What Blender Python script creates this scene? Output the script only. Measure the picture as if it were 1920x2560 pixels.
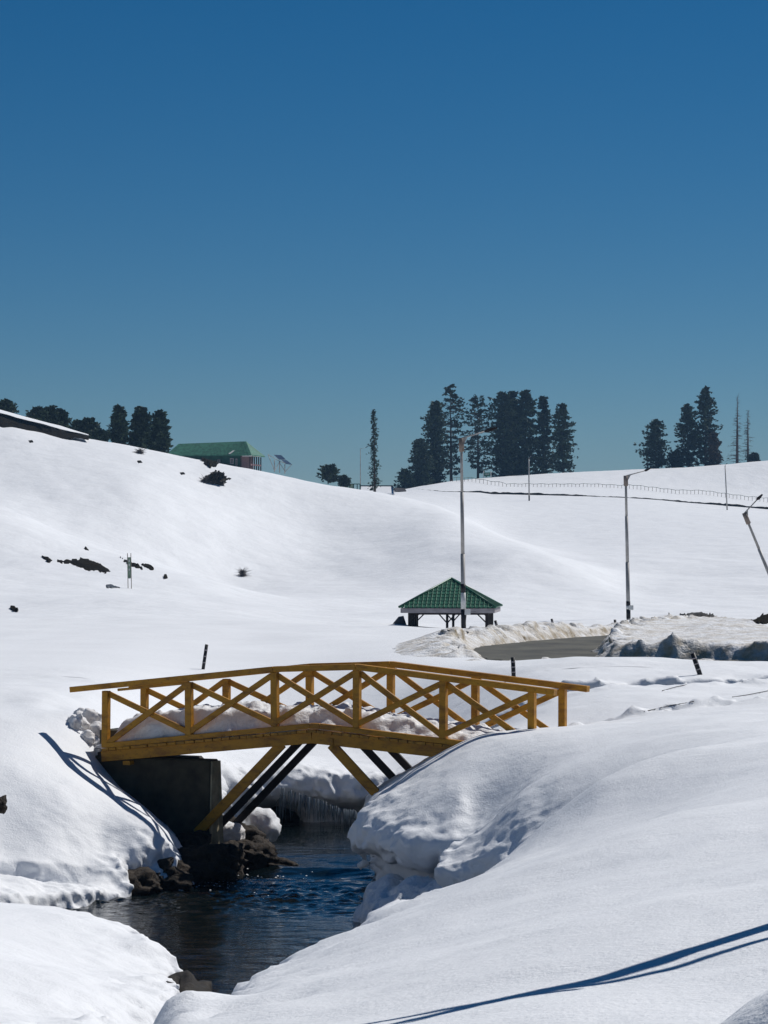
import bpy, math, random
import numpy as np

# ------------------------------------------------------------------ camera, sky, sun, exposure
F_PX, HORIZON = 7000.0, 1380.0           # focal length in photo pixels, row of the horizon
K = F_PX / 4200.0
scene = bpy.context.scene
for o in list(bpy.data.objects):
    bpy.data.objects.remove(o)
COL = scene.collection
cam_d = bpy.data.cameras.new("camera")
cam_d.sensor_fit = 'VERTICAL'
cam_d.sensor_height = 36.0
cam_d.sensor_width = 27.0
cam_d.lens = 36.0 * F_PX / 2560.0
cam_d.clip_start, cam_d.clip_end = 0.5, 20000.0
cam = bpy.data.objects.new("camera", cam_d)
COL.objects.link(cam)
cam.location = (0, 0, 0)
cam.rotation_euler = (math.radians(90) + math.atan((HORIZON - 1280.0) / F_PX), 0, 0)
scene.camera = cam

SUN_AZ, SUN_EL = 47.0, 49.0              # azimuth from +Y (view direction) towards +X, elevation
world = bpy.data.worlds.new("World")
scene.world = world
world.use_nodes = True
wn, wl = world.node_tree.nodes, world.node_tree.links
bg = wn["Background"]
sky = wn.new("ShaderNodeTexSky")
sky.sky_type = 'NISHITA'
sky.sun_disc = False
sky.sun_elevation = math.radians(SUN_EL)
sky.sun_rotation = math.radians(SUN_AZ)
sky.altitude = 2700
sky.air_density = 1.0
sky.dust_density = 0.5
sky.ozone_density = 6.0
grade = wn.new("ShaderNodeHueSaturation")
grade.inputs['Saturation'].default_value = 1.34
tint = wn.new("ShaderNodeMix"); tint.data_type = 'RGBA'; tint.blend_type = 'MULTIPLY'
tint.inputs[0].default_value = 1.0
tint.inputs[7].default_value = (0.96, 0.975, 0.925, 1)
wl.new(sky.outputs[0], tint.inputs[6])
wl.new(tint.outputs[2], grade.inputs['Color'])
wl.new(grade.outputs[0], bg.inputs[0])
bg.inputs[1].default_value = 0.057
sun_d = bpy.data.lights.new("sun", 'SUN')
sun_d.energy = 4.7
sun_d.angle = math.radians(0.5)
sun_d.color = (1.0, 0.97, 0.925)
sun = bpy.data.objects.new("sun", sun_d)
COL.objects.link(sun)
_a, _e = math.radians(SUN_AZ), math.radians(SUN_EL)
SUN_DIR = np.array([math.sin(_a) * math.cos(_e), math.cos(_a) * math.cos(_e), math.sin(_e)])
sun.rotation_euler = (math.radians(90) - _e, 0, math.pi - _a)
sun.location = (200, 200, 300)
scene.view_settings.view_transform = 'Standard'
scene.view_settings.look = 'None'
scene.view_settings.gamma = 1.0
scene.view_settings.exposure = -0.28
scene.view_settings.use_curve_mapping = False

# ------------------------------------------------------------------ numeric helpers
rng = np.random.default_rng(7)
LAT = rng.random((64, 64, 64)).astype(np.float32)


def vnoise(x, y, z):
    x = np.asarray(x, np.float32); y = np.asarray(y, np.float32); z = np.asarray(z, np.float32)
    xi = np.floor(x).astype(np.int32); yi = np.floor(y).astype(np.int32); zi = np.floor(z).astype(np.int32)
    fx, fy, fz = x - xi, y - yi, z - zi
    fx = fx * fx * (3 - 2 * fx); fy = fy * fy * (3 - 2 * fy); fz = fz * fz * (3 - 2 * fz)
    x0, x1 = xi & 63, (xi + 1) & 63
    y0, y1 = yi & 63, (yi + 1) & 63
    z0, z1 = zi & 63, (zi + 1) & 63
    a = LAT[x0, y0, z0] * (1 - fx) + LAT[x1, y0, z0] * fx
    b = LAT[x0, y1, z0] * (1 - fx) + LAT[x1, y1, z0] * fx
    c = LAT[x0, y0, z1] * (1 - fx) + LAT[x1, y0, z1] * fx
    d = LAT[x0, y1, z1] * (1 - fx) + LAT[x1, y1, z1] * fx
    return ((a * (1 - fy) + b * fy) * (1 - fz) + (c * (1 - fy) + d * fy) * fz) * 2 - 1


def fbm(x, y, z, freq, octs=3, gain=0.5, off=0.0):
    r, amp = 0.0, 1.0
    for k in range(octs):
        r = r + amp * vnoise(x * freq + 13.7 * k + off, y * freq + 5.3 * k + off, z * freq + 9.1 * k)
        freq *= 2.03; amp *= gain
    return r


def sstep(a, b, x):
    t = np.clip((x - a) / (b - a), 0, 1)
    return t * t * (3 - 2 * t)


def smax(a, b, k):
    h = np.clip(0.5 + 0.5 * (a - b) / k, 0, 1)
    return b * (1 - h) + a * h + k * h * (1 - h)


def smin(a, b, k):
    return -smax(-a, -b, k)


def poly_sd(x, y, poly):
    """signed distance to a closed polygon, negative inside"""
    x = np.asarray(x, float); y = np.asarray(y, float)
    d2 = np.full(x.shape, 1e18); inside = np.zeros(x.shape, bool)
    n = len(poly)
    for i in range(n):
        ax, ay = poly[i]; bx, by = poly[(i + 1) % n]
        ex, ey = bx - ax, by - ay
        t = np.clip(((x - ax) * ex + (y - ay) * ey) / (ex * ex + ey * ey + 1e-12), 0, 1)
        d2 = np.minimum(d2, (x - ax - t * ex) ** 2 + (y - ay - t * ey) ** 2)
        cond = ((ay > y) != (by > y))
        with np.errstate(divide='ignore', invalid='ignore'):
            xc = ex * (y - ay) / (ey if abs(ey) > 1e-12 else 1e-12) + ax
        inside ^= cond & (x < xc)
    d = np.sqrt(d2)
    return np.where(inside, -d, d)


def smooth_poly(pts, n=6):
    pts = np.array(pts, float); out = []
    m = len(pts)
    for i in range(m):
        p0, p1, p2, p3 = pts[(i - 1) % m], pts[i], pts[(i + 1) % m], pts[(i + 2) % m]
        for k in range(n):
            t = k / n
            out.append(0.5 * ((2 * p1) + (-p0 + p2) * t + (2 * p0 - 5 * p1 + 4 * p2 - p3) * t * t + (-p0 + 3 * p1 - 3 * p2 + p3) * t ** 3))
    return np.array(out)


def pchip(xs, ys, q):
    """monotone cubic along the first axis of ys"""
    xs = np.asarray(xs, float); ys = np.asarray(ys, float)
    h = np.diff(xs); hh = h.reshape((-1,) + (1,) * (ys.ndim - 1))
    dl = np.diff(ys, axis=0) / hh
    m = np.zeros_like(ys)
    w1 = 2 * hh[1:] + hh[:-1]; w2 = hh[1:] + 2 * hh[:-1]
    same = dl[:-1] * dl[1:] > 0
    with np.errstate(divide='ignore', invalid='ignore'):
        mm = (w1 + w2) / (w1 / dl[:-1] + w2 / dl[1:])
    m[1:-1] = np.where(same, mm, 0)
    m[0], m[-1] = dl[0], dl[-1]
    i = np.clip(np.searchsorted(xs, q) - 1, 0, len(xs) - 2)
    t = (q - xs[i]) / h[i]
    sh = (-1,) + (1,) * (ys.ndim - 1)
    t = t.reshape(sh); hi = h[i].reshape(sh)
    return ((1 + 2 * t) * (1 - t) ** 2 * ys[i] + t * (1 - t) ** 2 * hi * m[i] + t * t * (3 - 2 * t) * ys[i + 1] + t * t * (t - 1) * hi * m[i + 1])


def P(px, py, dp):
    """point on the sight line of a photo pixel at a depth (dp in depth units of K metres)"""
    return np.array([(px - 960.0) * dp / 4200.0, dp * K, -(py - HORIZON) * dp / 4200.0])


def nets(F, org, sp):
    """surface nets on a sampled field (negative = solid); returns verts (in grid space scaled by sp) and quads"""
    S = F < 0
    nx, ny, nz = F.shape
    c = [(i, j, k) for i in (0, 1) for j in (0, 1) for k in (0, 1)]
    cnt = np.zeros((nx - 1, ny - 1, nz - 1), np.int8)
    for i, j, k in c:
        cnt += S[i:nx - 1 + i, j:ny - 1 + j, k:nz - 1 + k]
    idx = np.argwhere((cnt > 0) & (cnt < 8))
    ids = np.full(cnt.shape, -1, np.int32)
    ids[idx[:, 0], idx[:, 1], idx[:, 2]] = np.arange(len(idx))
    acc = np.zeros((len(idx), 3)); num = np.zeros(len(idx))
    vals = {o: F[idx[:, 0] + o[0], idx[:, 1] + o[1], idx[:, 2] + o[2]].astype(float) for o in c}
    for o in c:
        for ax in range(3):
            if o[ax] == 1:
                continue
            q = list(o); q[ax] = 1; q = tuple(q)
            f0, f1 = vals[o], vals[q]
            m = (f0 < 0) != (f1 < 0)
            t = np.where(m, f0 / np.where(m, f0 - f1, 1), 0)
            for d in range(3):
                acc[:, d] += np.where(m, o[d] + (t if d == ax else 0), 0)
            num += m
    V = (idx + acc / num[:, None]) * np.array(sp) + np.array(org)
    faces = []
    for ax in range(3):
        a, b = (ax + 1) % 3, (ax + 2) % 3
        lo = [slice(None)] * 3; hi = [slice(None)] * 3
        lo[ax] = slice(0, -1); hi[ax] = slice(1, None)
        s0, s1 = S[tuple(lo)], S[tuple(hi)]
        e = np.argwhere(s0 != s1)
        e = e[(e[:, a] > 0) & (e[:, b] > 0) & (e[:, a] < F.shape[a] - 1) & (e[:, b] < F.shape[b] - 1)]
        flip = s0[e[:, 0], e[:, 1], e[:, 2]]
        qs = []
        for da, db in ((-1, -1), (0, -1), (0, 0), (-1, 0)):
            g = e.copy(); g[:, a] += da; g[:, b] += db
            qs.append(ids[g[:, 0], g[:, 1], g[:, 2]])
        q = np.stack(qs, 1)
        q[~flip] = q[~flip][:, ::-1]
        faces.append(q)
    return V, np.concatenate(faces)


# ------------------------------------------------------------------ object helpers
ORG = {}


def mesh_obj(name, V, faces, mat, parent=None, smooth=True, origin=None):
    o0 = ORG[parent.name] if parent is not None else (np.zeros(3) if origin is None else np.array(origin, float))
    me = bpy.data.meshes.new(name)
    V = np.asarray(V, float) - o0
    if isinstance(faces, np.ndarray):
        n, w = faces.shape
        me.vertices.add(len(V)); me.vertices.foreach_set("co", V.astype(np.float32).ravel())
        me.loops.add(n * w); me.loops.foreach_set("vertex_index", faces.astype(np.int32).ravel())
        me.polygons.add(n); me.polygons.foreach_set("loop_start", np.arange(0, n * w, w, dtype=np.int32))
        me.polygons.foreach_set("loop_total", np.full(n, w, np.int32))
        me.update(calc_edges=True); me.validate()
    else:
        me.from_pydata([tuple(v) for v in V], [], faces)
    me.polygons.foreach_set("use_smooth", np.full(len(me.polygons), smooth))
    me.update()
    if mat is not None:
        me.materials.append(mat)
    o = bpy.data.objects.new(name, me)
    COL.objects.link(o)
    ORG[o.name] = o0
    if parent is not None:
        o.parent = parent
    else:
        o.location = o0
    return o


def thing(name, label, cat, loc, group=None):
    o = bpy.data.objects.new(name, None)
    COL.objects.link(o)
    o.location = tuple(loc); o.empty_display_size = 0.2
    ORG[o.name] = np.array(loc, float)
    return tag(o, label, cat, group)


def tag(o, label, cat, group=None):
    o["label"] = label; o["category"] = cat
    if group:
        o["group"] = group
    return o


def struct(o, kind="structure"):
    o["kind"] = kind
    return o


class MB:
    def __init__(s):
        s.v, s.f = [], []

    def add(s, V, F):
        n = len(s.v)
        s.v.extend([np.array(p, float) for p in V]); s.f.extend([tuple(i + n for i in f) for f in F])
        return s

    def hexa(s, p):      # p: 8 points, bottom ring 0-3, top ring 4-7
        return s.add(p, [(3, 2, 1, 0), (4, 5, 6, 7), (0, 1, 5, 4), (1, 2, 6, 5), (2, 3, 7, 6), (3, 0, 4, 7)])

    def box(s, c, h, ax=None):
        c = np.array(c, float)
        ax = np.eye(3) if ax is None else np.array(ax, float)
        r = []
        for z in (-1, 1):
            for x, y in ((-1, -1), (1, -1), (1, 1), (-1, 1)):
                r.append(c + ax[0] * x * h[0] + ax[1] * y * h[1] + ax[2] * z * h[2])
        return s.hexa(r)

    def beam(s, p0, p1, side, w, h):
        """box from p0 to p1, w along the side vector, h across"""
        p0, p1 = np.array(p0, float), np.array(p1, float)
        d = p1 - p0; L = np.linalg.norm(d); d /= L
        side = np.array(side, float); side = side - d * side.dot(d); side /= np.linalg.norm(side)
        up = np.cross(side, d)
        if up[2] < 0:
            up = -up
        return s.box((p0 + p1) / 2, (L / 2, w / 2, h / 2), (d, side, up))

    def tube(s, pts, rad, n=8, cap=True):
        pts = [np.array(p, float) for p in pts]
        m = len(pts); b = len(s.v)
        ref = None
        for i in range(m):
            d = pts[min(i + 1, m - 1)] - pts[max(i - 1, 0)]
            d /= np.linalg.norm(d) + 1e-12
            if ref is None:
                ref = np.array([1, 0, 0]) if abs(d[0]) < 0.8 else np.array([0, 1, 0])
            a = np.cross(d, ref); a /= np.linalg.norm(a); c = np.cross(d, a)
            r = rad[i] if hasattr(rad, '__len__') else rad
            for k in range(n):
                t = 2 * math.pi * k / n
                s.v.append(pts[i] + r * (math.cos(t) * a + math.sin(t) * c))
        for i in range(m - 1):
            for k in range(n):
                k2 = (k + 1) % n
                s.f.append((b + i * n + k, b + i * n + k2, b + (i + 1) * n + k2, b + (i + 1) * n + k))
        if cap:
            s.f.append(tuple(b + k for k in reversed(range(n))))
            s.f.append(tuple(b + (m - 1) * n + k for k in range(n)))
        return s

    def build(s, name, mat, parent=None, smooth=False, origin=None, bevel=0.0):
        o = mesh_obj(name, np.array(s.v), s.f, mat, parent, smooth, origin)
        if bevel:
            md = o.modifiers.new("bevel", 'BEVEL'); md.width = bevel; md.segments = 1; md.limit_method = 'ANGLE'
        return o


# ------------------------------------------------------------------ materials
def mat_base(name, rough=0.7, color=(0.5, 0.5, 0.5), spec=0.3):
    m = bpy.data.materials.new(name); m.use_nodes = True
    b = m.node_tree.nodes["Principled BSDF"]
    b.inputs["Roughness"].default_value = rough
    b.inputs["Base Color"].default_value = (*color, 1)
    b.inputs["Specular IOR Level"].default_value = spec
    return m, m.node_tree.nodes, m.node_tree.links, b


def n_noise(N, L, scale, detail=4, rough=0.55, vec=None, stretch=None):
    t = N.new("ShaderNodeTexNoise"); t.inputs["Scale"].default_value = scale
    t.inputs["Detail"].default_value = detail; t.inputs["Roughness"].default_value = rough
    if vec is None:
        g = N.new("ShaderNodeNewGeometry"); vec = g.outputs["Position"]
    if stretch:
        mp = N.new("ShaderNodeMapping"); mp.inputs["Scale"].default_value = stretch
        L.new(vec, mp.inputs["Vector"]); vec = mp.outputs[0]
    L.new(vec, t.inputs["Vector"])
    return t


def n_ramp(N, L, src, stops):
    r = N.new("ShaderNodeValToRGB")
    while len(r.color_ramp.elements) < len(stops):
        r.color_ramp.elements.new(0.5)
    for e, (p, c) in zip(r.color_ramp.elements, stops):
        e.position = p; e.color = (*c, 1) if len(c) == 3 else c
    L.new(src, r.inputs[0])
    return r


def n_mix(N, L, fac, a, b):
    m = N.new("ShaderNodeMix"); m.data_type = 'RGBA'
    for i, s in ((0, fac), (6, a), (7, b)):
        if hasattr(s, 'is_output'):
            L.new(s, m.inputs[i])
        else:
            m.inputs[i].default_value = s if i == 0 else (*s, 1)
    return m.outputs[2]


def n_math(N, L, op, a, b=0.0):
    m = N.new("ShaderNodeMath"); m.operation = op
    for i, s in ((0, a), (1, b)):
        if hasattr(s, 'is_output'):
            L.new(s, m.inputs[i])
        else:
            m.inputs[i].default_value = s
    return m.outputs[0]


def n_bump(N, L, b, srcs):
    prev = None
    for src, strength, dist in srcs:
        u = N.new("ShaderNodeBump"); u.inputs["Strength"].default_value = strength; u.inputs["Distance"].default_value = dist
        L.new(src, u.inputs["Height"])
        if prev is not None:
            L.new(prev, u.inputs["Normal"])
        prev = u.outputs[0]
    L.new(prev, b.inputs["Normal"])


def simple(name, color, rough=0.6, var=0.25, scale=6.0, spec=0.3, stretch=None, bump=0.0, metallic=0.0):
    m, N, L, b = mat_base(name, rough, color, spec)
    t = n_noise(N, L, scale, 5, 0.6, stretch=stretch)
    lo = tuple(c * (1 - var) for c in color); hi = tuple(min(1, c * (1 + var)) for c in color)
    r = n_ramp(N, L, t.outputs["Fac"], [(0.3, lo), (0.7, hi)])
    L.new(r.outputs[0], b.inputs["Base Color"])
    b.inputs["Metallic"].default_value = metallic
    if bump:
        n_bump(N, L, b, [(t.outputs["Fac"], 0.6, bump)])
    return m


def snow_mat(name, fine, mid, dirt=0.0, dirt_col=(0.42, 0.33, 0.22), dirt_scale=1.3, base=(0.83, 0.845, 0.87)):
    m, N, L, b = mat_base(name, 0.62, base, 0.25)
    b.inputs["Subsurface Weight"].default_value = 0.0
    srcs = []
    tone = n_noise(N, L, 0.35, 4, 0.6)
    r = n_ramp(N, L, tone.outputs["Fac"], [(0.25, tuple(c * 0.955 for c in base)), (0.75, tuple(min(1, c * 1.03) for c in base))])
    col = r.outputs[0]
    if dirt:
        d = n_noise(N, L, dirt_scale, 7, 0.68)
        g = N.new("ShaderNodeNewGeometry"); sx = N.new("ShaderNodeSeparateXYZ"); L.new(g.outputs["Normal"], sx.inputs[0])
        steep = n_math(N, L, 'SUBTRACT', 1.0, sx.outputs[2])
        f = n_math(N, L, 'ADD', d.outputs["Fac"], n_math(N, L, 'MULTIPLY', steep, 0.38))
        fr = n_ramp(N, L, f, [(0.40, (0, 0, 0)), (0.76, (dirt, dirt, dirt))])
        col = n_mix(N, L, fr.outputs[0], col, dirt_col)
    L.new(col, b.inputs["Base Color"])
    if mid:
        t = n_noise(N, L, mid[0], 5, 0.6); srcs.append((t.outputs["Fac"], mid[1], mid[2]))
    if fine:
        t = n_noise(N, L, fine[0], 3, 0.6); srcs.append((t.outputs["Fac"], fine[1], fine[2]))
    if srcs:
        n_bump(N, L, b, srcs)
    return m


M = {}
M['snow'] = snow_mat("snow", (30, 0.55, 0.016), (5.5, 0.32, 0.05))
M['snow_far'] = snow_mat("snow_far", (0.5, 0.35, 0.3), (0.12, 0.35, 1.1), 0.0)
M['snow_dirty'] = snow_mat("snow_dirty", (14, 0.7, 0.04), (4, 0.7, 0.14), 0.95, (0.40, 0.32, 0.205), 1.6)
M['snow_deck'] = snow_mat("snow_deck", (18, 0.6, 0.02), (7, 0.6, 0.06), 0.38, (0.50, 0.40, 0.31), 2.2)
M['snow_coarse'] = snow_mat("snow_clods", (20, 0.7, 0.03), (6, 0.8, 0.10))  # same white base as the open snow, coarser bumps
M['asphalt'] = simple("asphalt", (0.082, 0.077, 0.058), 0.7, 0.45, 0.8, stretch=(1, .35, 1), bump=0.02)
M['mud'] = simple("mud", (0.016, 0.012, 0.008), 0.8, 0.6, 4, bump=0.1)
M['concrete_lit'] = simple("concrete_lit", (0.30, 0.255, 0.165), 0.9, 0.4, 4, bump=0.03)  # lighter concrete with bounced snow light put into its colour
M['rock'] = simple("rock", (0.024, 0.0165, 0.0105), 0.85, 0.75, 7, bump=0.2)
M['earth'] = simple("earth", (0.013, 0.0105, 0.0065), 0.95, 0.7, 1.6, spec=0.05, bump=0.25)
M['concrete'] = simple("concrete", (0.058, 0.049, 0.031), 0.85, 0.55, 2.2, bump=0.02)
M['foliage'] = simple("foliage", (0.04, 0.062, 0.034), 0.75, 0.6, 0.45)
M['foliage_brown'] = simple("foliage_brown", (0.075, 0.06, 0.04), 0.8, 0.5, 0.8)
M['bark'] = simple("bark", (0.07, 0.05, 0.035), 0.9, 0.4, 3)
M['bark_grey'] = simple("bark_grey", (0.10, 0.08, 0.07), 0.9, 0.3, 3)
M['black'] = simple("black_paint", (0.012, 0.012, 0.014), 0.5, 0.3)
M['white'] = simple("white_paint", (0.62, 0.62, 0.60), 0.55, 0.15)
M['grey_metal'] = simple("grey_metal", (0.36, 0.34, 0.32), 0.5, 0.3, 2.5, spec=0.5)
M['rust_metal'] = simple("rust_metal", (0.24, 0.19, 0.16), 0.7, 0.4, 4)
M['green_roof'] = simple("green_roof", (0.012, 0.105, 0.055), 0.42, 0.25, 3.0, spec=0.45)
M['green_old'] = simple("green_old_roof", (0.045, 0.165, 0.11), 0.6, 0.45, 0.9, stretch=(3, 3, 0.25))
M['green_wall'] = simple("green_wall", (0.02, 0.075, 0.055), 0.7, 0.3, 2)
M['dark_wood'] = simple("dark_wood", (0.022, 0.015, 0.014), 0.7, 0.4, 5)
M['grey_wood'] = simple("grey_wood", (0.33, 0.30, 0.31), 0.7, 0.3, 2.0, stretch=(1, 1, 4))
M['tarp'] = simple("tarp", (0.05, 0.06, 0.075), 0.6, 0.2)
M['panel'] = simple("solar_panel", (0.06, 0.09, 0.14), 0.25, 0.2, spec=0.6)
M['glass'] = simple("dark_glass", (0.02, 0.03, 0.035), 0.15, 0.2, spec=0.6)
M['pink'] = simple("pink_boards", (0.22, 0.13, 0.14), 0.7, 0.3)
M['sign_green'] = simple("sign_green", (0.01, 0.13, 0.075), 0.5, 0.15)
M['sign_pale'] = simple("sign_pale_green", (0.20, 0.27, 0.19), 0.5, 0.3, 3)

# yellow painted timber: streaky grain, knots, chips
m, N, L, b = mat_base("yellow_timber", 0.55, (0.4, 0.2, 0.02), 0.35)
g1 = n_noise(N, L, 2.2, 6, 0.65, stretch=(1.0, 1.0, 3.0))
g2 = n_noise(N, L, 14, 4, 0.7)
r1 = n_ramp(N, L, g1.outputs["Fac"], [(0.28, (0.18, 0.070, 0.003)), (0.5, (0.42, 0.19, 0.004)), (0.75, (0.50, 0.24, 0.006))])
f2 = n_ramp(N, L, g2.outputs["Fac"], [(0.57, (0, 0, 0)), (0.72, (0.8, 0.8, 0.8))])
L.new(n_mix(N, L, f2.outputs[0], r1.outputs[0], (0.14, 0.055, 0.005)), b.inputs["Base Color"])
n_bump(N, L, b, [(g2.outputs["Fac"], 0.4, 0.01)])
M['yellow'] = m

# chipped deck plank ends
M['plank'] = simple("plank_wood", (0.30, 0.15, 0.02), 0.65, 0.6, 9)

# water
m, N, L, b = mat_base("stream_water", 0.06, (0.003, 0.006, 0.007), 0.5)
b.inputs["IOR"].default_value = 1.33
w1 = n_noise(N, L, 1.6, 5, 0.6, stretch=(0.75, 1.5, 1))
w2 = n_noise(N, L, 7.0, 3, 0.6, stretch=(0.6, 1.5, 1))
n_bump(N, L, b, [(w1.outputs["Fac"], 0.32, 0.10), (w2.outputs["Fac"], 0.30, 0.025)])
M['water'] = m
# ice
m, N, L, b = mat_base("ice", 0.18, (0.36, 0.42, 0.47), 0.5)
b.inputs["Transmission Weight"].default_value = 0.5
b.inputs["IOR"].default_value = 1.31
M['ice'] = m
# ------------------------------------------------------------------ terrain
COLS = np.array([-800, -300, 0, 160, 320, 480, 640, 800, 960, 1120, 1280, 1440, 1600, 1760, 1920, 2300, 2900], float)
ROWS = [
    (36, [1712, 1712, 1712, 1715, 1745, 1882, 1915, 1936, 1962, 1915, 1760, 1715, 1708, 1706, 1704, 1702, 1702]),
    (36.9, [1708, 1708, 1708, 1710, 1738, 1858, 1888, 1905, 1928, 1880, 1745, 1706, 1698, 1697, 1696, 1694, 1694]),
    (39, [1690, 1690, 1690, 1692, 1712, 1800, 1870, 1880, 1880, 1810, 1705, 1675, 1670, 1672, 1672, 1672, 1672]),
    (41, [1672, 1670, 1668, 1670, 1690, 1750, 1790, 1785, 1745, 1685, 1656, 1642, 1638, 1653, 1656, 1656, 1656]),
    (44, [1650, 1650, 1650, 1652, 1660, 1684, 1700, 1695, 1668, 1652, 1650, 1650, 1650, 1650, 1650, 1650, 1650]),
    (48, [1626, 1626, 1626, 1628, 1634, 1648, 1655, 1648, 1630, 1622, 1630, 1634, 1634, 1634, 1634, 1634, 1634]),
    (52, [1606, 1606, 1606, 1607, 1610, 1622, 1632, 1630, 1618, 1612, 1620, 1620, 1618, 1618, 1618, 1618, 1618]),
    (57, [1585, 1585, 1586, 1587, 1590, 1598, 1604, 1600, 1592, 1590, 1600, 1600, 1598, 1596, 1596, 1596, 1596]),
    (66, [1566, 1564, 1562, 1562, 1561, 1564, 1570, 1571, 1571, 1572, 1574, 1574, 1572, 1570, 1570, 1570, 1570]),
    (75, [1552, 1550, 1548, 1546, 1546, 1548, 1552, 1557, 1557, 1573, 1566, 1562, 1560, 1558, 1558, 1558, 1558]),
    (85, [1530, 1528, 1525, 1520, 1518, 1524, 1535, 1548, 1556, 1573, 1561, 1553, 1552, 1550, 1550, 1550, 1550]),
    (95, [1510, 1505, 1500, 1492, 1490, 1500, 1516, 1532, 1537, 1549, 1545, 1545, 1546, 1546, 1546, 1546, 1546]),
    (110, [1460, 1462, 1464, 1468, 1471, 1482, 1500, 1510, 1512, 1513, 1520, 1532, 1540, 1542, 1543, 1543, 1543]),
    (125, [1380, 1400, 1415, 1420, 1425, 1440, 1478, 1503, 1512, 1516, 1520, 1528, 1530, 1530, 1528, 1526, 1524]),
    (150, [1200, 1230, 1255, 1308, 1362, 1432, 1492, 1506, 1505, 1502, 1500, 1500, 1500, 1498, 1495, 1490, 1480]),
    (165, [1218, 1247, 1276, 1330, 1384, 1450, 1486, 1486, 1478, 1468, 1440, 1442, 1470, 1470, 1466, 1460, 1450]),
    (179, [1206, 1235, 1264, 1308, 1356, 1416, 1456, 1452, 1432, 1392, 1356, 1384, 1432, 1436, 1432, 1425, 1415]),
    (198, [1160, 1185, 1206, 1204, 1208, 1266, 1332, 1372, 1352, 1312, 1340, 1392, 1400, 1396, 1392, 1388, 1380]),
    (212, [1080, 1108, 1130, 1142, 1158, 1204, 1250, 1288, 1286, 1282, 1350, 1382, 1380, 1376, 1370, 1366, 1360]),
    (225, [996, 1022, 1047, 1086, 1112, 1146, 1173, 1206, 1231, 1272, 1356, 1372, 1362, 1356, 1350, 1345, 1340]),
    (245, [1020, 1045, 1070, 1104, 1128, 1160, 1188, 1220, 1244, 1285, 1340, 1340, 1332, 1328, 1325, 1322, 1320]),
    (280, [1100, 1120, 1140, 1160, 1180, 1200, 1215, 1232, 1245, 1262, 1285, 1289, 1288, 1292, 1296, 1300, 1300]),
    (315, [1150, 1180, 1200, 1210, 1215, 1220, 1225, 1232, 1236, 1240, 1249, 1252, 1258, 1270, 1282, 1290, 1290]),
    (330, [1150, 1180, 1205, 1215, 1220, 1222, 1224, 1228, 1230, 1221, 1230, 1234, 1243, 1256, 1268, 1280, 1280]),
    (346, [1150, 1180, 1205, 1215, 1220, 1222, 1224, 1228, 1230, 1208, 1215, 1217, 1226, 1240, 1254, 1270, 1270]),
    (372, [1160, 1190, 1212, 1220, 1224, 1226, 1228, 1232, 1236, 1202, 1189, 1180, 1172, 1164, 1150, 1130, 1110]),
    (400, [1170, 1200, 1220, 1226, 1230, 1232, 1234, 1238, 1240, 1212, 1197, 1188, 1180, 1172, 1158, 1138, 1120]),
    (600, [1250, 1255, 1260, 1262, 1264, 1266, 1268, 1270, 1272, 1255, 1245, 1238, 1232, 1228, 1220, 1210, 1200]),
    (2500, [1310] * 17),
]
_d = np.array([r[0] for r in ROWS], float); _t = np.array([r[1] for r in ROWS], float)
LD0, LD1, ND = math.log(36.0), math.log(2500.0), 900
PX0, PX1, NP = -800.0, 2900.0, 741
_tab = pchip(np.log(_d), _t, np.linspace(LD0, LD1, ND))
_tab = pchip(COLS, _tab.T, np.linspace(PX0, PX1, NP)).T          # (ND, NP)
_g = np.exp(-0.5 * (np.arange(-18, 19) / 8.0) ** 2); _g /= _g.sum()
_pad = np.pad(_tab, ((0, 0), (18, 18)), mode='edge')
_tab = sum(w * _pad[:, i:i + NP] for i, w in enumerate(_g))
_g = np.exp(-0.5 * (np.arange(-6, 7) / 2.5) ** 2); _g /= _g.sum()
_pad = np.pad(_tab, ((6, 6), (0, 0)), mode='edge')
_tab = sum(w * _pad[i:i + ND] for i, w in enumerate(_g))


def H_far(x, dp):
    px = np.clip(960 + x * 4200 / dp, PX0, PX1)
    a = np.clip((np.log(np.maximum(dp, 36.01)) - LD0) / (LD1 - LD0) * (ND - 1), 0, ND - 1.001)
    b = np.clip((px - PX0) / (PX1 - PX0) * (NP - 1), 0, NP - 1.001)
    i, j = a.astype(int), b.astype(int); fa, fb = a - i, b - j
    py = (_tab[i, j] * (1 - fa) + _tab[i + 1, j] * fa) * (1 - fb) + (_tab[i, j + 1] * (1 - fa) + _tab[i + 1, j + 1] * fa) * fb
    z = -(py - HORIZON) * dp / 4200.0
    y = dp * K
    amp = sstep(60, 160, dp)
    z = z + amp * (0.62 * fbm(x, y * 0.6, 0 * x, 1 / 30.0, 3) + 0.16 * fbm(x + y * .3, y * 0.5, 0 * x + 3.3, 1 / 6.0, 3) - 0.55 * np.abs(fbm(x + y * .25, y * 0.55, 0 * x + 6.1, 1 / 34.0, 2))) * (1 - 0.85 * sstep(196, 222, dp))
    z = z + 0.17 * fbm(x, y * 0.9, 0 * x + 2.7, 1 / 15.0, 3) * sstep(43, 56, dp) * (1 - sstep(100, 130, dp))
    z = z + 0.05 * fbm(x, y * 0.5, 0 * x + 7.7, 1 / 2.5, 2) * sstep(40, 60, dp)
    return z


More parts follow.
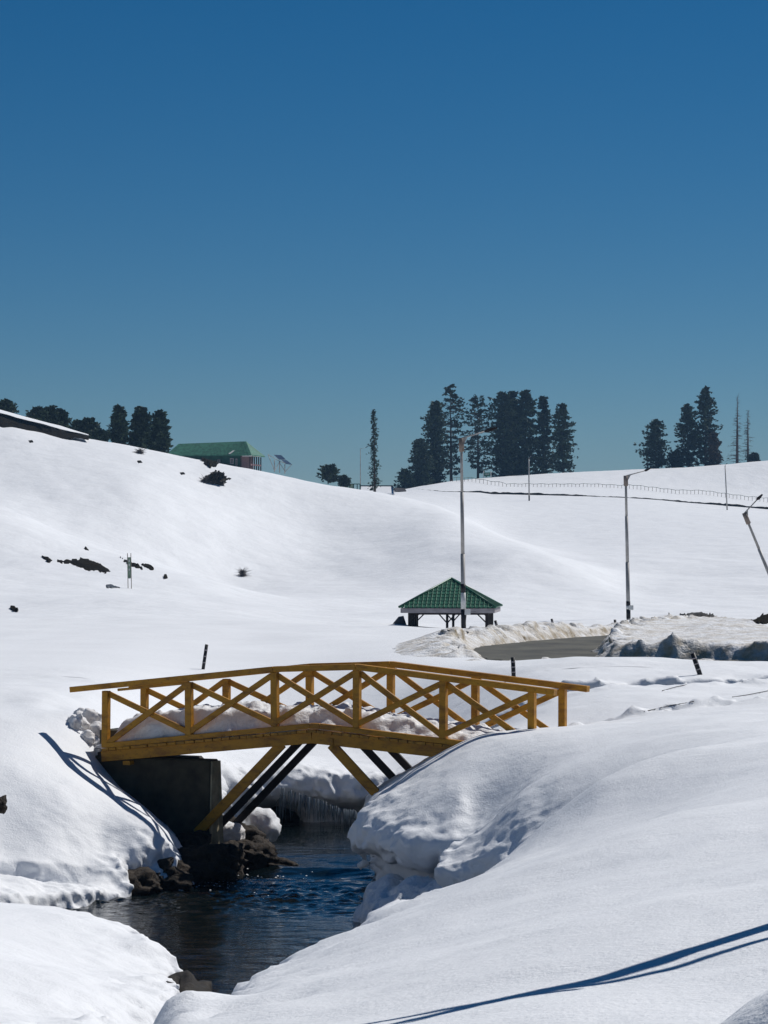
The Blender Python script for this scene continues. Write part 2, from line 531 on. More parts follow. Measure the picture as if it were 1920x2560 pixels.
NEAR = [  # photo pixel, depth: right foreground slope
    (1920, 2560, 6.4), (1400, 2560, 6.8), (1000, 2560, 7.4), (700, 2560, 8.5), (400, 2560, 10),
    (1920, 2350, 8.3), (1920, 2150, 11.5), (1920, 2000, 15.5), (1920, 1900, 20), (1920, 1800, 27), (1920, 1755, 31),
    (1500, 2300, 9.8), (1500, 2100, 15), (1500, 1950, 21.5), (1500, 1862, 27), (1440, 1818, 30.5),
    (1200, 2300, 12.5), (1200, 2190, 21.5), (960, 2270, 19), (960, 2400, 11.5), (700, 2410, 15),
    (1290, 2152, 24.2), (1180, 1850, 29.2), (1060, 1930, 28.8), (1300, 1900, 27.5), (1300, 1995, 25.6), (1150, 2000, 27),
    (960, 2000, 28.3), (905, 2040, 28.2), (1000, 2060, 27.2), (1090, 2066, 26.9), (1180, 2042, 26.9), (985, 2048, 27.5), (1190, 2122, 25.5), (1120, 2128, 26.0), (1340, 2120, 23.8),
    (1560, 2010, 20.5), (1330, 1838, 30.3), (1230, 1838, 30.6), (1420, 1822, 31.2),
    (2600, 2200, 8.5), (2600, 1850, 22), (2600, 1720, 33), (3000, 2500, 6.2),
    # left bank below the bridge
    (0, 1760, 32.8), (150, 1770, 32.8), (258, 1812, 32.2), (91, 1828, 31.24), (169, 1906, 30.7), (274, 1986, 30.1), (367, 2054, 29.6), (0, 1900, 29.9), (0, 2000, 29.2), (180, 2010, 29.4),
    (0, 2095, 28.7), (250, 2108, 29.2), (380, 2126, 29.2), (445, 2126, 29.6), (413, 2102, 29.35), (380, 2024, 30.7), (320, 1976, 31.0), (252, 1912, 31.4), (460, 2108, 30.3), (430, 2072, 30.9), (340, 1995, 31.9),
    (0, 2125, 28.5), (200, 2128, 28.9), (0, 2172, 27.7), (150, 2192, 28.1), (290, 2203, 28.6), (100, 2225, 27.2),
    (-400, 1745, 33.5), (-400, 1900, 29.5), (-500, 2150, 26), (-500, 2230, 22),
    # near left mound
    (0, 2262, 22), (200, 2285, 21.2), (330, 2345, 20.1), (430, 2440, 19), (0, 2400, 16.5), (200, 2450, 16.5),
    (0, 2560, 13), (200, 2560, 14), (400, 2560, 16), (-400, 2400, 15), (-300, 2560, 11),
]
_np = [P(*q) for q in NEAR]
for dp in (33, 36, 36.9, 39, 41, 44):
    for px in (-500, -150, 100, 250, 400, 560, 720, 880, 1040, 1200, 1360, 1520, 1720, 1950, 2300):
        if dp == 33 and 200 < px < 1350:
            continue
        if dp == 33:
            x = (px - 960) * 33 / 4200
            _np.append(np.array([x, 33 * K, float(H_far(np.array([x]), np.array([36.0]))[0])]))
        else:
            x = (px - 960) * dp / 4200
            _np.append(np.array([x, dp * K, float(H_far(np.array([x]), np.array([float(dp)]))[0])]))
_np = np.array(_np)
_X = np.stack([_np[:, 0], _np[:, 1] / K], 1)


def _phi(r2):
    return 0.5 * r2 * np.log(r2 + 1e-9)


_A = _phi(((_X[:, None] - _X[None]) ** 2).sum(-1)) + 0.03 * np.eye(len(_X))
_Pm = np.concatenate([np.ones((len(_X), 1)), _X], 1)
_big = np.block([[_A, _Pm], [_Pm.T, np.zeros((3, 3))]])
_sol = np.linalg.solve(_big, np.concatenate([_np[:, 2], np.zeros(3)]))


def H_near(x, dp):
    r = _sol[-3] + _sol[-2] * x + _sol[-1] * dp
    for k in range(len(_X)):
        r = r + _sol[k] * _phi((x - _X[k, 0]) ** 2 + (dp - _X[k, 1]) ** 2)
    return r


ROAD = [(14, 71), (11, 67.5), (8.8, 64), (6.3, 60), (4.5, 56), (3.3, 53), (2.9, 50.5), (2.75, 47.5), (3.3, 44.9), (4.6, 43.3), (8, 42.6), (14, 42.4)]
ISLAND = [(14, 67), (11, 64.5), (9.3, 62), (7.6, 57), (6.4, 50), (5.9, 46.0), (6.4, 44.9), (8, 44.4), (14, 44.0)]
ROAD_T = smooth_poly(ROAD, 4); ISLAND_T = smooth_poly(ISLAND, 4)
ROAD_T[:, 1] *= K; ISLAND_T[:, 1] *= K


def road_z(dp):
    return -2.83 - (dp - 44) * 0.017


def H(x, dp):
    """snow surface height over the plain, hills and banks"""
    x, dp = np.broadcast_arrays(np.asarray(x, float), np.asarray(dp, float))
    shape = x.shape; x = x.ravel(); dp = dp.ravel()
    z = np.empty(x.shape)
    w = sstep(38.5, 43.0, dp)
    n = w < 1
    z[~n] = H_far(x[~n], dp[~n])
    if n.any():
        xn = np.clip(x[n], -14, 13); dn = np.clip(dp[n], 3.0, 45)
        hn = H_near(xn, dn)
        hn += 0.025 * fbm(xn, dn * K, 0 * xn, 1 / 1.3, 3) + 0.04 * fbm(xn, dn * K * .7, 0 * xn + 4.4, 1 / 4.5, 2)
        hn += 0.11 * fbm(xn, dn * K, 0 * xn + 1.1, 1 / 2.2, 3) * sstep(38.0, 40.5, dn) * sstep(0, 2, xn)
        # trodden trail leaving the bridge towards the right
        ty = 30.9 + (x[n] - 2.8) * 0.02
        trail = np.exp(-((dn - ty) / 0.22) ** 2) * sstep(2.0, 2.6, xn)
        hn += trail * (0.17 * fbm(xn, dn * K, 0 * xn + 9.0, 2.6, 3, .65) + 0.03)
        near_lump = np.exp(-(((xn - 1.33) / 0.5) ** 2 + ((dn - 5.1) / 0.55) ** 2))
        hn += 0.42 * near_lump * (1 + 0.25 * fbm(xn, dn * K, 0 * xn + 2.0, 3.0, 3))
        z[n] = hn * (1 - w[n]) + H_far(x[n], dp[n]) * w[n] if w[n].any() else hn
    m = (dp > 39) & (dp < 76) & (x > -1) & (x < 17)
    if m.any():
        sd = poly_sd(x[m], dp[m] * K, ROAD_T)
        sunk = road_z(dp[m]) - 0.22
        k = 1 - sstep(-0.2, 0.9, sd)
        z[m] = np.minimum(z[m], z[m] * (1 - k) + sunk * k)
    return z.reshape(shape)


def ground_hits(PX_, PY_, d0=12.0, d1=420.0, steps=420):
    """first places where photo pixels' sight lines meet the snow (nan where they miss)"""
    PX_ = np.asarray(PX_, float).ravel(); PY_ = np.asarray(PY_, float).ravel()
    dps_ = np.exp(np.linspace(math.log(d0), math.log(d1), steps))
    kx = (PX_ - 960) / 4200; kz = -(PY_ - HORIZON) / 4200
    below = kz[:, None] * dps_ < H(kx[:, None] * dps_, np.repeat(dps_[None], len(kx), 0))
    hit = below.any(1); i = np.argmax(below, 1)
    lo = dps_[np.maximum(i - 1, 0)]; hi = dps_[i]
    for _ in range(7):
        md = 0.5 * (lo + hi)
        bl = kz * md < H(kx * md, md)
        hi = np.where(bl, md, hi); lo = np.where(bl, lo, md)
    out = np.stack([kx * hi, hi * K, kz * hi], 1)
    out[~hit] = np.nan
    return out


def ground_hit(px, py, d0=12.0, d1=420.0):
    r = ground_hits([px], [py], d0, d1)[0]
    return None if np.isnan(r[0]) else r


def at_depth(px, dp):
    x = (px - 960) * dp / 4200
    return np.array([x, dp * K, H(np.array([x]), np.array([float(dp)]))[0]])


# ---- sheet of snow to the horizon, with a window left for the carved stream banks
BX = (-10.0, 9.6); BD = (3.9, 41.0); BZ = (-6.9, -0.9)
dps = np.concatenate([np.linspace(0.3, 3.6, 12), np.exp(np.linspace(math.log(3.9), math.log(41.0), 60)),
                      np.exp(np.linspace(math.log(41.35), math.log(420.0), 520)), np.exp(np.linspace(math.log(440.0), math.log(1200.0), 12))])
pxs = np.concatenate([np.linspace(-5200, -900, 26), np.linspace(-850, -40, 60), np.linspace(-30, 1950, 420), np.linspace(1965, 2900, 70), np.linspace(2990, 6400, 22)])
GX = (pxs[None] - 960) * np.maximum(dps, 9.0)[:, None] / 4200
GX = np.where(dps[:, None] < 41.2, (pxs[None] - 960) * 41.0 / 4200, GX)
GD = np.repeat(dps[:, None], len(pxs), 1)
GZ = H(GX, GD)
V = np.stack([GX, GD * K, GZ], -1).reshape(-1, 3)
i, j = np.meshgrid(np.arange(len(dps) - 1), np.arange(len(pxs) - 1), indexing='ij')
n = len(pxs)
q = np.stack([i * n + j, i * n + j + 1, (i + 1) * n + j + 1, (i + 1) * n + j], -1).reshape(-1, 4)
inside = (V[:, 0] > BX[0] + .12) & (V[:, 0] < BX[1] - .12) & (V[:, 1] > (BD[0] + .1) * K) & (V[:, 1] < (BD[1] - 0.1) * K)
keep = ~inside[q].all(1)
far_q = keep
me_snow = mesh_obj("snow_ground", V, q[keep], M['snow'])
struct(me_snow)
me_snow.data.materials.append(M['snow_far'])
cy = V[q[keep]][:, :, 1].mean(1)
me_snow.data.polygons.foreach_set("material_index", (cy > 75 * K).astype(np.int32))

# ---- carved stream banks (surface nets)
WATER_Z = -5.87
CHAN = [(-1.5, 5), (-1.55, 9), (-1.25, 13), (-0.75, 16.5), (0.2, 20), (1.15, 22.1), (1.75, 23.5), (1.95, 24.3), (1.45, 25.1), (0.85, 25.6), (1.15, 26.25), (0.80, 26.45), (0.15, 26.9),
        (-0.4, 27.75), (-0.36, 28.8), (-0.3, 30), (0.0, 31.6), (0.6, 33), (2.2, 34.6), (5.0, 35.2), (9, 35.4), (12, 35.4),
        (12, 37.2), (9, 37.2), (5, 36.9), (2, 36.5), (-0.5, 36.3), (-2.0, 36.0), (-3.2, 35.3), (-3.5, 34), (-3.15, 32.6), (-3.3, 31), (-3.6, 29.4),
        (-3.75, 29.45), (-4.2, 29.2), (-4.65, 28.95), (-4.28, 28.62), (-4.6, 28.2), (-5.15, 27.6), (-6.0, 26.6), (-6.9, 25.2), (-5.3, 23.3), (-3.9, 22.2), (-2.95, 21.0), (-2.35, 19.4), (-2.15, 17),
        (-2.3, 14), (-2.6, 9), (-2.6, 5)]
CHAN_T = smooth_poly(CHAN, 3); CHAN_T[:, 1] *= K


def bank_field(gx, gd, gz):
    X2, D2 = np.meshgrid(gx, gd, indexing='ij')
    H2 = H(X2, D2); C2 = poly_sd(X2, D2 * K, CHAN_T)
    # how far the bank is hollowed out under its snow lip
    far_sh = np.exp(-((D2 - 36.6) / 1.2) ** 2) * sstep(-3.6, -2.6, X2)
    right_sh = sstep(-2.5, -1.0, X2)
    U2 = 0.08 + 0.30 * right_sh + 1.7 * far_sh + 0.45 * np.exp(-(((X2 - .3) / 1.2) ** 2 + ((D2 - 27.5) / 1.8) ** 2))
    U2 = U2 + 0.75 * np.exp(-(((X2 - 0.95) / 0.35) ** 2 + ((D2 - 26.6) / 0.6) ** 2))
    U2 = U2 * (0.75 + 0.6 * fbm(X2, D2 * K, 0 * X2, 0.8, 2))
    ZT2 = np.where(right_sh > .5, -4.95, -5.45)
    ZT2 = ZT2 * (1 - far_sh) + (-5.5 + 0.12 * sstep(-0.5, -2.5, X2)) * far_sh
    K2 = 0.42 - 0.20 * right_sh - 0.27 * (1 - right_sh) * sstep(26, 27, D2) * (1 - sstep(29.2, 29.8, D2))
    # scalloped, broken outline of the lip
    C2 = C2 + (0.16 * fbm(X2, D2 * K, 0 * X2 + 6.0, 0.9, 3) - 0.12 * np.abs(fbm(X2, D2 * K, 0 * X2 + 1.5, 1.7, 2))) * np.exp(-np.abs(C2) / .8) * (0.35 + 0.65 * right_sh)
    F = np.empty((len(gx), len(gd), len(gz)), np.float32)
    for kz, z in enumerate(gz):
        und = U2 * (1 - sstep(-0.45, 0.25, z - ZT2))
        wall = np.minimum(-(C2 - und), z + 6.45 + 0 * C2)
        F[:, :, kz] = smax(z - H2, wall, K2)
    # lumpy relief, stronger on the walls than on the open snow
    band = np.argwhere(np.abs(F) < 0.55)
    bx, bd, bz = gx[band[:, 0]], gd[band[:, 1]], gz[band[:, 2]]
    depth_under = (H2[band[:, 0], band[:, 1]] - bz)
    cc = C2[band[:, 0], band[:, 1]]
    edge = np.exp(-np.clip(cc, 0, 9) / 0.55) * sstep(0.05, 0.55, depth_under)
    rim = np.exp(-np.clip(cc, 0, 9) / 0.55) * (1 - sstep(.05, .5, depth_under))
    nz = fbm(bx, bd * K, bz, 1.5, 4, 0.6)
    nzb = np.abs(fbm(bx, bd * K, bz * 1.3, 2.6, 2, 0.5, 5.0))
    nzc = fbm(bx, bd * K, bz, 5.5, 3, 0.6, 2.0)
    F[band[:, 0], band[:, 1], band[:, 2]] += ((0.012 + 0.25 * edge + 0.10 * rim) * nz - edge * 0.19 * nzb + (0.07 * edge + 0.04 * rim) * nzc).astype(np.float32)
    # crack with a drop across the left bank
    sc = 28.2 + 0.36 * (bx + 6.4) - 0.08 * np.sin(bx * 3.1) + .05 * nz - bd
    mk = sstep(-0.05, 0.05, sc) * np.exp(-np.clip(sc, 0, 9) / 0.55) * sstep(-8.8, -6.8, bx) * (1 - sstep(-5.35, -4.7, bx))
    F[band[:, 0], band[:, 1], band[:, 2]] += (0.36 * mk * (1 + .35 * nz)).astype(np.float32)
    return F


FINE = [((-1.3, 2.7), (22.2, 30.6), (-6.7, -2.6)), ((-8.0, -3.2), (26.4, 30.0), (-6.7, -3.4)), ((-4.0, -1.5), (13.5, 22.0), (-6.7, -3.0)), ((-3.4, 0.6), (35.6, 38.0), (-6.7, -3.6))]
VV, QQ, n0 = [], [], 0
for k, (bxr, bdr, bzr) in enumerate([(BX, BD, BZ)] + FINE):
    h = 0.08 if k == 0 else 0.045
    gx = np.arange(bxr[0], bxr[1] + 1e-6, h); gd = np.arange(bdr[0], bdr[1] + 1e-6, h * (1 if k == 0 else .8)); gz = np.arange(bzr[0], bzr[1] + 1e-6, h)
    Vb, Qb = nets(bank_field(gx, gd, gz), (gx[0], gd[0], gz[0]), (h, h * (1 if k == 0 else .8), h))
    if k == 0:
        cen = Vb[Qb].mean(1)
        drop = np.zeros(len(cen), bool)
        for fx_, fd_, fz_ in FINE:
            drop |= (cen[:, 0] > fx_[0] + .13) & (cen[:, 0] < fx_[1] - .13) & (cen[:, 1] > fd_[0] + .13) & (cen[:, 1] < fd_[1] - .13) & (cen[:, 2] > fz_[0] + .1) & (cen[:, 2] < fz_[1] - .1)
        Qb = Qb[~drop]
    VV.append(Vb); QQ.append(Qb + n0); n0 += len(Vb)
Vb = np.concatenate(VV); Qb = np.concatenate(QQ)
Vb[:, 1] *= K
bank = struct(mesh_obj("stream_bank_snow", Vb, Qb, M['snow']))

# ---- road, stream, dirty ridges along the road
rp = smooth_poly(ROAD, 5)
mb = MB()
cxr, cdr = 7.5, 53.0
ring = [np.array([x, d * K, road_z(d)]) for x, d in rp]
# fan-free strip: triangulate by a grid clipped to the outline
gxr = np.arange(1.0, 14.2, 0.35); gdr = np.arange(41.8, 71.5, 0.35)
XR, DR = np.meshgrid(gxr, gdr, indexing='ij')
SR = poly_sd(XR, DR * K, ROAD_T)
ZR = road_z(DR)
VR = np.stack([XR, DR * K, ZR], -1).reshape(-1, 3)
i, j = np.meshgrid(np.arange(len(gxr) - 1), np.arange(len(gdr) - 1), indexing='ij'); n = len(gdr)
q = np.stack([i * n + j, (i + 1) * n + j, (i + 1) * n + j + 1, i * n + j + 1], -1).reshape(-1, 4)
q = q[(SR.reshape(-1)[q] < 0.35).any(1)]
struct(mesh_obj("road", VR, q, M['asphalt']))

hx = 0.11
gx = np.arange(-2.0, 13.5, hx); gd = np.arange(41.5, 74.0, hx); gz = np.arange(-4.0, -1.7, hx)
X2, D2 = np.meshgrid(gx, gd, indexing='ij')
SO = poly_sd(X2, D2 * K, ROAD_T); SI = poly_sd(X2, D2 * K, ISLAND_T)
G2 = H(X2, D2)
outer = sstep(44.5, 46.5, D2)
bump_out = (0.43 + 0.09 * fbm(X2, D2 * K, 0 * X2, 0.35, 2)) * sstep(-0.1, 0.75, SO) * (1 - sstep(1.0, 3.6, SO)) * outer * (1 - 0.25 * sstep(62, 66, D2))
base_out = np.where(SO > -0.3, G2 - 0.07 + bump_out * (0.55 + 0.45 * sstep(48, 56, D2)) * sstep(-1.2, 1.6, X2) , -9.0)
isl = road_z(D2) - 0.1 + (0.53 + 0.10 * fbm(X2, D2 * K, 0 * X2 + 2, .5, 2) + 0.2 * np.exp(-((D2 - 63) / 5) ** 2)) * sstep(-0.12, 0.42, -SI)
base_in = np.where(SI < 0.25, isl, -9.0)
HB = np.maximum(base_out, base_in)
F = (gz[None, None] - HB[:, :, None]).astype(np.float32)
F = np.clip(F, -2, 2)
band = np.argwhere(np.abs(F) < 0.5)
bx, bd, bz = gx[band[:, 0]], gd[band[:, 1]], gz[band[:, 2]]
so = SO[band[:, 0], band[:, 1]]; si = -SI[band[:, 0], band[:, 1]]
near_edge = np.maximum(np.exp(-((so - 0.7) / 0.9) ** 2), np.exp(-((si - 0.25) / 0.55) ** 2))
nz = fbm(bx, bd * K, bz * 1.5, 1.7, 4, 0.6); nb = np.abs(fbm(bx, bd * K, bz, 3.1, 2, .5, 3.0))
F[band[:, 0], band[:, 1], band[:, 2]] += (near_edge * (0.14 * nz - 0.09 * nb) + 0.02 * nz + np.exp(-((si - .2) / .45) ** 2) * (0.13 * fbm(bx, bd * K, bz * .35, 2.6, 3, .6, 8.0))).astype(np.float32)
Vr, Qr = nets(F, (gx[0], gd[0], gz[0]), (hx, hx, hx))
Vr[:, 1] *= K
okq = (Vr[Qr][:, :, 2].mean(1) > -3.9)
ridge = mesh_obj("roadside_snow_ridge", Vr, Qr[okq], M['snow_dirty'])
struct(ridge)

# ---- stream: fine sheet with standing waves below the bridge
gx = np.arange(-8, 11.5, 0.07); gd = np.concatenate([np.arange(6, 23, .12), np.arange(23, 34, .04), np.arange(34, 38.5, .1)])
XW, DW = np.meshgrid(gx, gd, indexing='ij')
SW = poly_sd(XW, DW * K, CHAN_T)
rapid = np.exp(-((DW - 31.0) / 1.5) ** 2) * sstep(-4.6, -2.8, XW)
chop = np.exp(-((DW - 28.7) / 1.3) ** 2)
ZW = WATER_Z + 0.015 * fbm(XW, DW * K * 1.2, 0 * XW, 1.2, 3)
ZW += rapid * (0.06 * fbm(XW * 0.8, DW * K * 1.3, 0 * XW + 5, 1.1, 3) + 0.035 * np.sin((DW * K) * 2.6 + XW * 1.1 + 1.5 * fbm(XW, DW * K, 0 * XW, .6, 2)))
ZW += chop * 0.07 * np.abs(fbm(XW, DW * K * 1.1, 0 * XW + 8, 3.2, 3))
VW = np.stack([XW, DW * K, ZW], -1).reshape(-1, 3)
i, j = np.meshgrid(np.arange(len(gx) - 1), np.arange(len(gd) - 1), indexing='ij'); n = len(gd)
q = np.stack([i * n + j, (i + 1) * n + j, (i + 1) * n + j + 1, i * n + j + 1], -1).reshape(-1, 4)
q = q[(SW.reshape(-1)[q] < 2.2).any(1)]
water = struct(mesh_obj("stream_water", VW, q, M['water']))
# ------------------------------------------------------------------ the yellow footbridge
TH = math.radians(25.0); CT, ST = math.cos(TH), math.sin(TH)
BW = 1.55                                # width of the walkway
SIDE = np.array([ST, CT, 0.0])           # across the bridge
AX = np.array([CT, -ST, 0.0])            # along the bridge


def Bp(u, v, z):
    return np.array([-0.5, 50.0, 0.0]) + AX * u + SIDE * v + np.array([0, 0, z])


def uz(px, py, v=0.0):
    """coordinates on the vertical plane at v across the bridge under a photo pixel"""
    k = (px - 960.0) / F_PX
    u = (k * (50 + v * CT) + 0.5 - v * ST) / (CT + ST * k)
    y = 50 - u * ST + v * CT
    return u, -(py - HORIZON) * y / F_PX


def bp(px, py, v, ref=0.0):
    u, z = uz(px, py, ref)
    return Bp(u, v, z)


bridge = thing("footbridge", "arched yellow timber footbridge with X braced railings spanning the dark stream", "footbridge", Bp(0, .77, -3.2))
Y = M['yellow']
POSTS = [(262, 1727, 1869), (470, 1705, 1838), (683, 1681, 1816), (890, 1675, 1819), (1105, 1702, 1846), (1327, 1731, 1868)]
RAIL = [(175, 1724, 0), (262, 1716.5, 0), (470, 1697, 0), (683, 1673, 0), (890, 1667.5, 0), (1105, 1693.5, 0), (1327, 1723, 0), (1388, 1731, 0)]


def yb(mb, name, bev=0.006):
    o = mb.build(name, Y, bridge, bevel=bev)
    return o


def u_of(px):
    return uz(px, 1700)[0]


for side in (0, 1):
    v0 = 0.0 if side == 0 else BW - 0.12
    # posts
    tops = []
    for k, (px, pt, pb) in enumerate(POSTS):
        u, zt = uz(px, pt); _, zb = uz(px, pb)
        if k == 5:
            zb -= 0.35
        j = rng.normal(0, 0.006, 2)
        yb(MB().beam(Bp(u + j[0], v0 + .06, zb), Bp(u + j[1], v0 + .06, zt), SIDE, 0.125, 0.125), "post")
        tops.append((u, zt, zb))
    # handrail pieces, each a plank of its own
    segs = [(0, 3), (3, 4), (4, 7)] if side == 0 else [(0.6, 3), (3, 4), (4, 7.25)]
    for a, b_ in segs:
        if side == 0:
            pa = RAIL[int(a)]; pb_ = RAIL[int(b_)]
            ua, za = uz(pa[0], pa[1]); ub, zb = uz(pb_[0], pb_[1])
            if b_ == 7:
                ub, zb = uz(1386, 1731)
        else:
            ua, za = (uz(225, 1720) if a < 1 else uz(RAIL[int(a)][0], RAIL[int(a)][1]))
            ub, zb = uz(RAIL[int(b_)][0], RAIL[int(b_)][1]) if b_ < 7 else uz(1394, 1732)
        yb(MB().beam(Bp(ua + .004, v0 + .06, za), Bp(ub - .004, v0 + .06, zb), SIDE, 0.16, 0.105), "handrail")
    if side == 0:
        ua, za = uz(293, 1724.5); ub, zb = uz(468, 1707)
        yb(MB().beam(Bp(ua, v0 + .06, za), Bp(ub, v0 + .06, zb), SIDE, 0.10, 0.05), "rail_batten")
    # crossed braces
    for k in range(5):
        (ua, ta, ba), (ub, tb, bb_) = tops[k], tops[k + 1]
        if k == 4:
            bb_ = bb_ + .35 + .12
        z0a, z0b = ba + 0.08, bb_ + 0.08
        if k == 4:
            z0b -= .12
        yb(MB().beam(Bp(ua + .05, v0 + .03, z0a), Bp(ub - .05, v0 + .03, tb - .06), SIDE, 0.05, 0.105), "brace")
        yb(MB().beam(Bp(ua + .05, v0 + .087, ta - .06), Bp(ub - .05, v0 + .087, z0b - .02), SIDE, 0.05, 0.105), "brace")
    # kerb beams above the plank ends
    kv = 0.045 if side == 0 else BW - 0.045
    KB = [(266, 1863), (776, 1814), (800, 1815), (1250, 1870)]
    for (x0, y0), (x1, y1) in zip(KB[:-1], KB[1:]):
        a, b_ = uz(x0, y0), uz(x1, y1)
        yb(MB().beam(Bp(a[0] + .003, kv - .012, a[1]), Bp(b_[0] - .003, kv - .012, b_[1]), SIDE, 0.105, 0.095), "kerb_beam")

# deck planks laid across the girders
GIRD = [(252, 1891.0), (778, 1844.5), (1170, 1888.0)]


def gird_z(u):
    us = [uz(*g)[0] for g in GIRD]; zs = [uz(*g)[1] for g in GIRD]
    return np.interp(u, us, zs)


u = uz(256, 1880)[0]; uend = uz(1200, 1880)[0]
k = 0
while u < uend:
    w = 0.135 + rng.random() * 0.07
    zc = gird_z(u + w / 2) + 0.125
    slope = (gird_z(u + w) - gird_z(u)) / w
    d = np.array([1, slope]); d /= np.linalg.norm(d)
    off = rng.normal(0, 0.012)
    o = MB().box(Bp(u + w / 2, BW / 2 + off * .5, zc), (w / 2 - .006, BW / 2 + .03 + rng.random() * .012, 0.024),
                 (AX * d[0] + np.array([0, 0, d[1]]), SIDE, -AX * d[1] + np.array([0, 0, d[0]]))).build("plank", M['plank'] if rng.random() < .35 else Y, bridge)
    u += w + 0.004
    k += 1

# girders and raking struts, three across the width
for gi, v in enumerate((0.09, 0.80, BW - 0.06)):
    for (x0, y0), (x1, y1) in zip(GIRD[:-1], GIRD[1:]):
        a, b_ = uz(x0, y0), uz(x1, y1)
        yb(MB().beam(Bp(a[0] + .002, v, a[1]), Bp(b_[0] - .002, v, b_[1]), SIDE, 0.14, 0.195), "girder")
    a, b_ = uz(700, 1855), uz(486, 2084)
    ro = (0.0, .26, .40)[gi]
    st_m = Y if gi == 0 else M['dark_wood']  # mid and far struts take dark wood to paint in the deck's shade
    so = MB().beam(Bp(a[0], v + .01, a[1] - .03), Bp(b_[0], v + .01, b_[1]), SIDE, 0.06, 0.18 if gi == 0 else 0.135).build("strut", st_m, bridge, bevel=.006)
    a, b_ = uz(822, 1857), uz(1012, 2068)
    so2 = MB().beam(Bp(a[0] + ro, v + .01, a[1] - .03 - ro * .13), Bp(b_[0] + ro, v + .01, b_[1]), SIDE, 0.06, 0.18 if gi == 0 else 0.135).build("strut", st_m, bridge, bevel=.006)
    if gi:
        so["label"] = so2["label"] = "strut under the deck with shade painted into its colour"
    a, b_ = uz(829, 1846), uz(829, 1872)
    yb(MB().beam(Bp(a[0], v - .085, a[1]), Bp(b_[0], v - .085, b_[1]), SIDE, 0.03, 0.055), "cleat")
a, b_ = uz(306, 1907), uz(324, 1907)
yb(MB().beam(Bp(a[0], .1, a[1]), Bp(b_[0], .1, b_[1]), SIDE, 0.16, 0.08), "bearing_block")

# concrete abutment under the left end
a_u0 = uz(215, 1900, .19)[0]; a_u1 = uz(527, 1897, .19)[0]; zt = uz(527, 1899, .19)[1]; zb = -6.6
ab = MB()
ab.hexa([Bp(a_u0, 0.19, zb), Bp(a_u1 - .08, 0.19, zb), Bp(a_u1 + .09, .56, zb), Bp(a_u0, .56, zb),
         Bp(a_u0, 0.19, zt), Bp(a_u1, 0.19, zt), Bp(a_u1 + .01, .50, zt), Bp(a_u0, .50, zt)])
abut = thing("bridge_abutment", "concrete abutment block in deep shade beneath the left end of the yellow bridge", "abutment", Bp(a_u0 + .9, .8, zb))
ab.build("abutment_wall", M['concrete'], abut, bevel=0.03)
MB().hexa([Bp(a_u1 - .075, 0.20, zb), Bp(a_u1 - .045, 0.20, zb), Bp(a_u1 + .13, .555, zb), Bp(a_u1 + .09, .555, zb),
           Bp(a_u1 + .004, 0.20, zt - .03), Bp(a_u1 + .034, 0.20, zt - .03), Bp(a_u1 + .045, .495, zt - .03), Bp(a_u1 + .012, .495, zt - .03)]).build("end_lit_plate", M['concrete_lit'], abut)["label"] = "abutment end painted pale for light bounced off the snow"  # thin pale plate paints light bounced from the sunlit bank
MB().hexa([Bp(a_u0, .58, zb), Bp(a_u1 - .35, .58, zb), Bp(a_u1 - .6, 1.7, zb), Bp(a_u0, 1.7, zb),
           Bp(a_u0, .58, zt - .05), Bp(a_u1 - .75, .58, zt - .05), Bp(a_u1 - .95, 1.7, zt - .05), Bp(a_u0, 1.7, zt - .05)]).build("earth_fill", M['mud'], abut, bevel=.05)
cap = MB().box(Bp((a_u0 + a_u1) / 2 - .5, .92, zt + .035), ((a_u1 - a_u0) / 2 - .75, .72, .034), (AX, SIDE, np.array([0, 0, 1])))
cap.build("bearing_shelf", M['dark_wood'], abut)
cap2 = MB().box(Bp((a_u0 + a_u1) / 2 - .5, .88, zt + .35), ((a_u1 - a_u0) / 2 - .75, .6, .13), (AX, SIDE, np.array([0, 0, 1])))
cap2.build("back_wall", M['concrete'], abut)


# lumpy snow left on the deck
def blob(name, f, lo, hi, h, mat, to_world=None, parent=None):
    gx = np.arange(lo[0], hi[0], h); gy = np.arange(lo[1], hi[1], h); gz = np.arange(lo[2], hi[2], h)
    A, B_, C_ = np.meshgrid(gx, gy, gz, indexing='ij')
    F = f(A, B_, C_).astype(np.float32)
    V, Q = nets(F, lo, (h, h, h))
    if to_world is not None:
        V = to_world(V)
    return mesh_obj(name, V, Q, mat, parent)


def deck_f(u, v, z):
    base = np.interp(u[:, 0, 0], [uz(g[0], g[1])[0] for g in GIRD], [uz(g[0], g[1])[1] for g in GIRD])[:, None, None] + 0.15
    ul = [uz(p, 1750)[0] for p in (200, 300, 380, 480, 600, 700, 800, 900, 1000, 1110, 1220, 1330, 1420)]
    hs = [.46, .52, .56, .60, .50, .42, .36, .34, .31, .28, .20, .16, .10]
    hh = np.interp(u[:, 0, 0], ul, hs)[:, None, None]
    prof = sstep(0.10, 0.42, v + 0.10 * fbm(u, v * 0, z * 0, 1.3, 2)) * 0.72 + 0.28
    hh = hh * prof * sstep(uz(222, 1850)[0], uz(300, 1850)[0], u)
    n1 = fbm(u, v, z, 2.6, 4, 0.6); n2 = np.abs(fbm(u, v, z, 5.0, 2, .5, 4.0))
    f = z - (base + hh) + 0.085 * n1 - 0.05 * n2 + 0.02
    f = smax(f, 0.10 - v + 0.05 * n1, 0.12)
    f = smax(f, v - (BW - 0.11) + 0.05 * n1, 0.12)
    f = np.maximum(f, base - 0.02 - z)
    return f


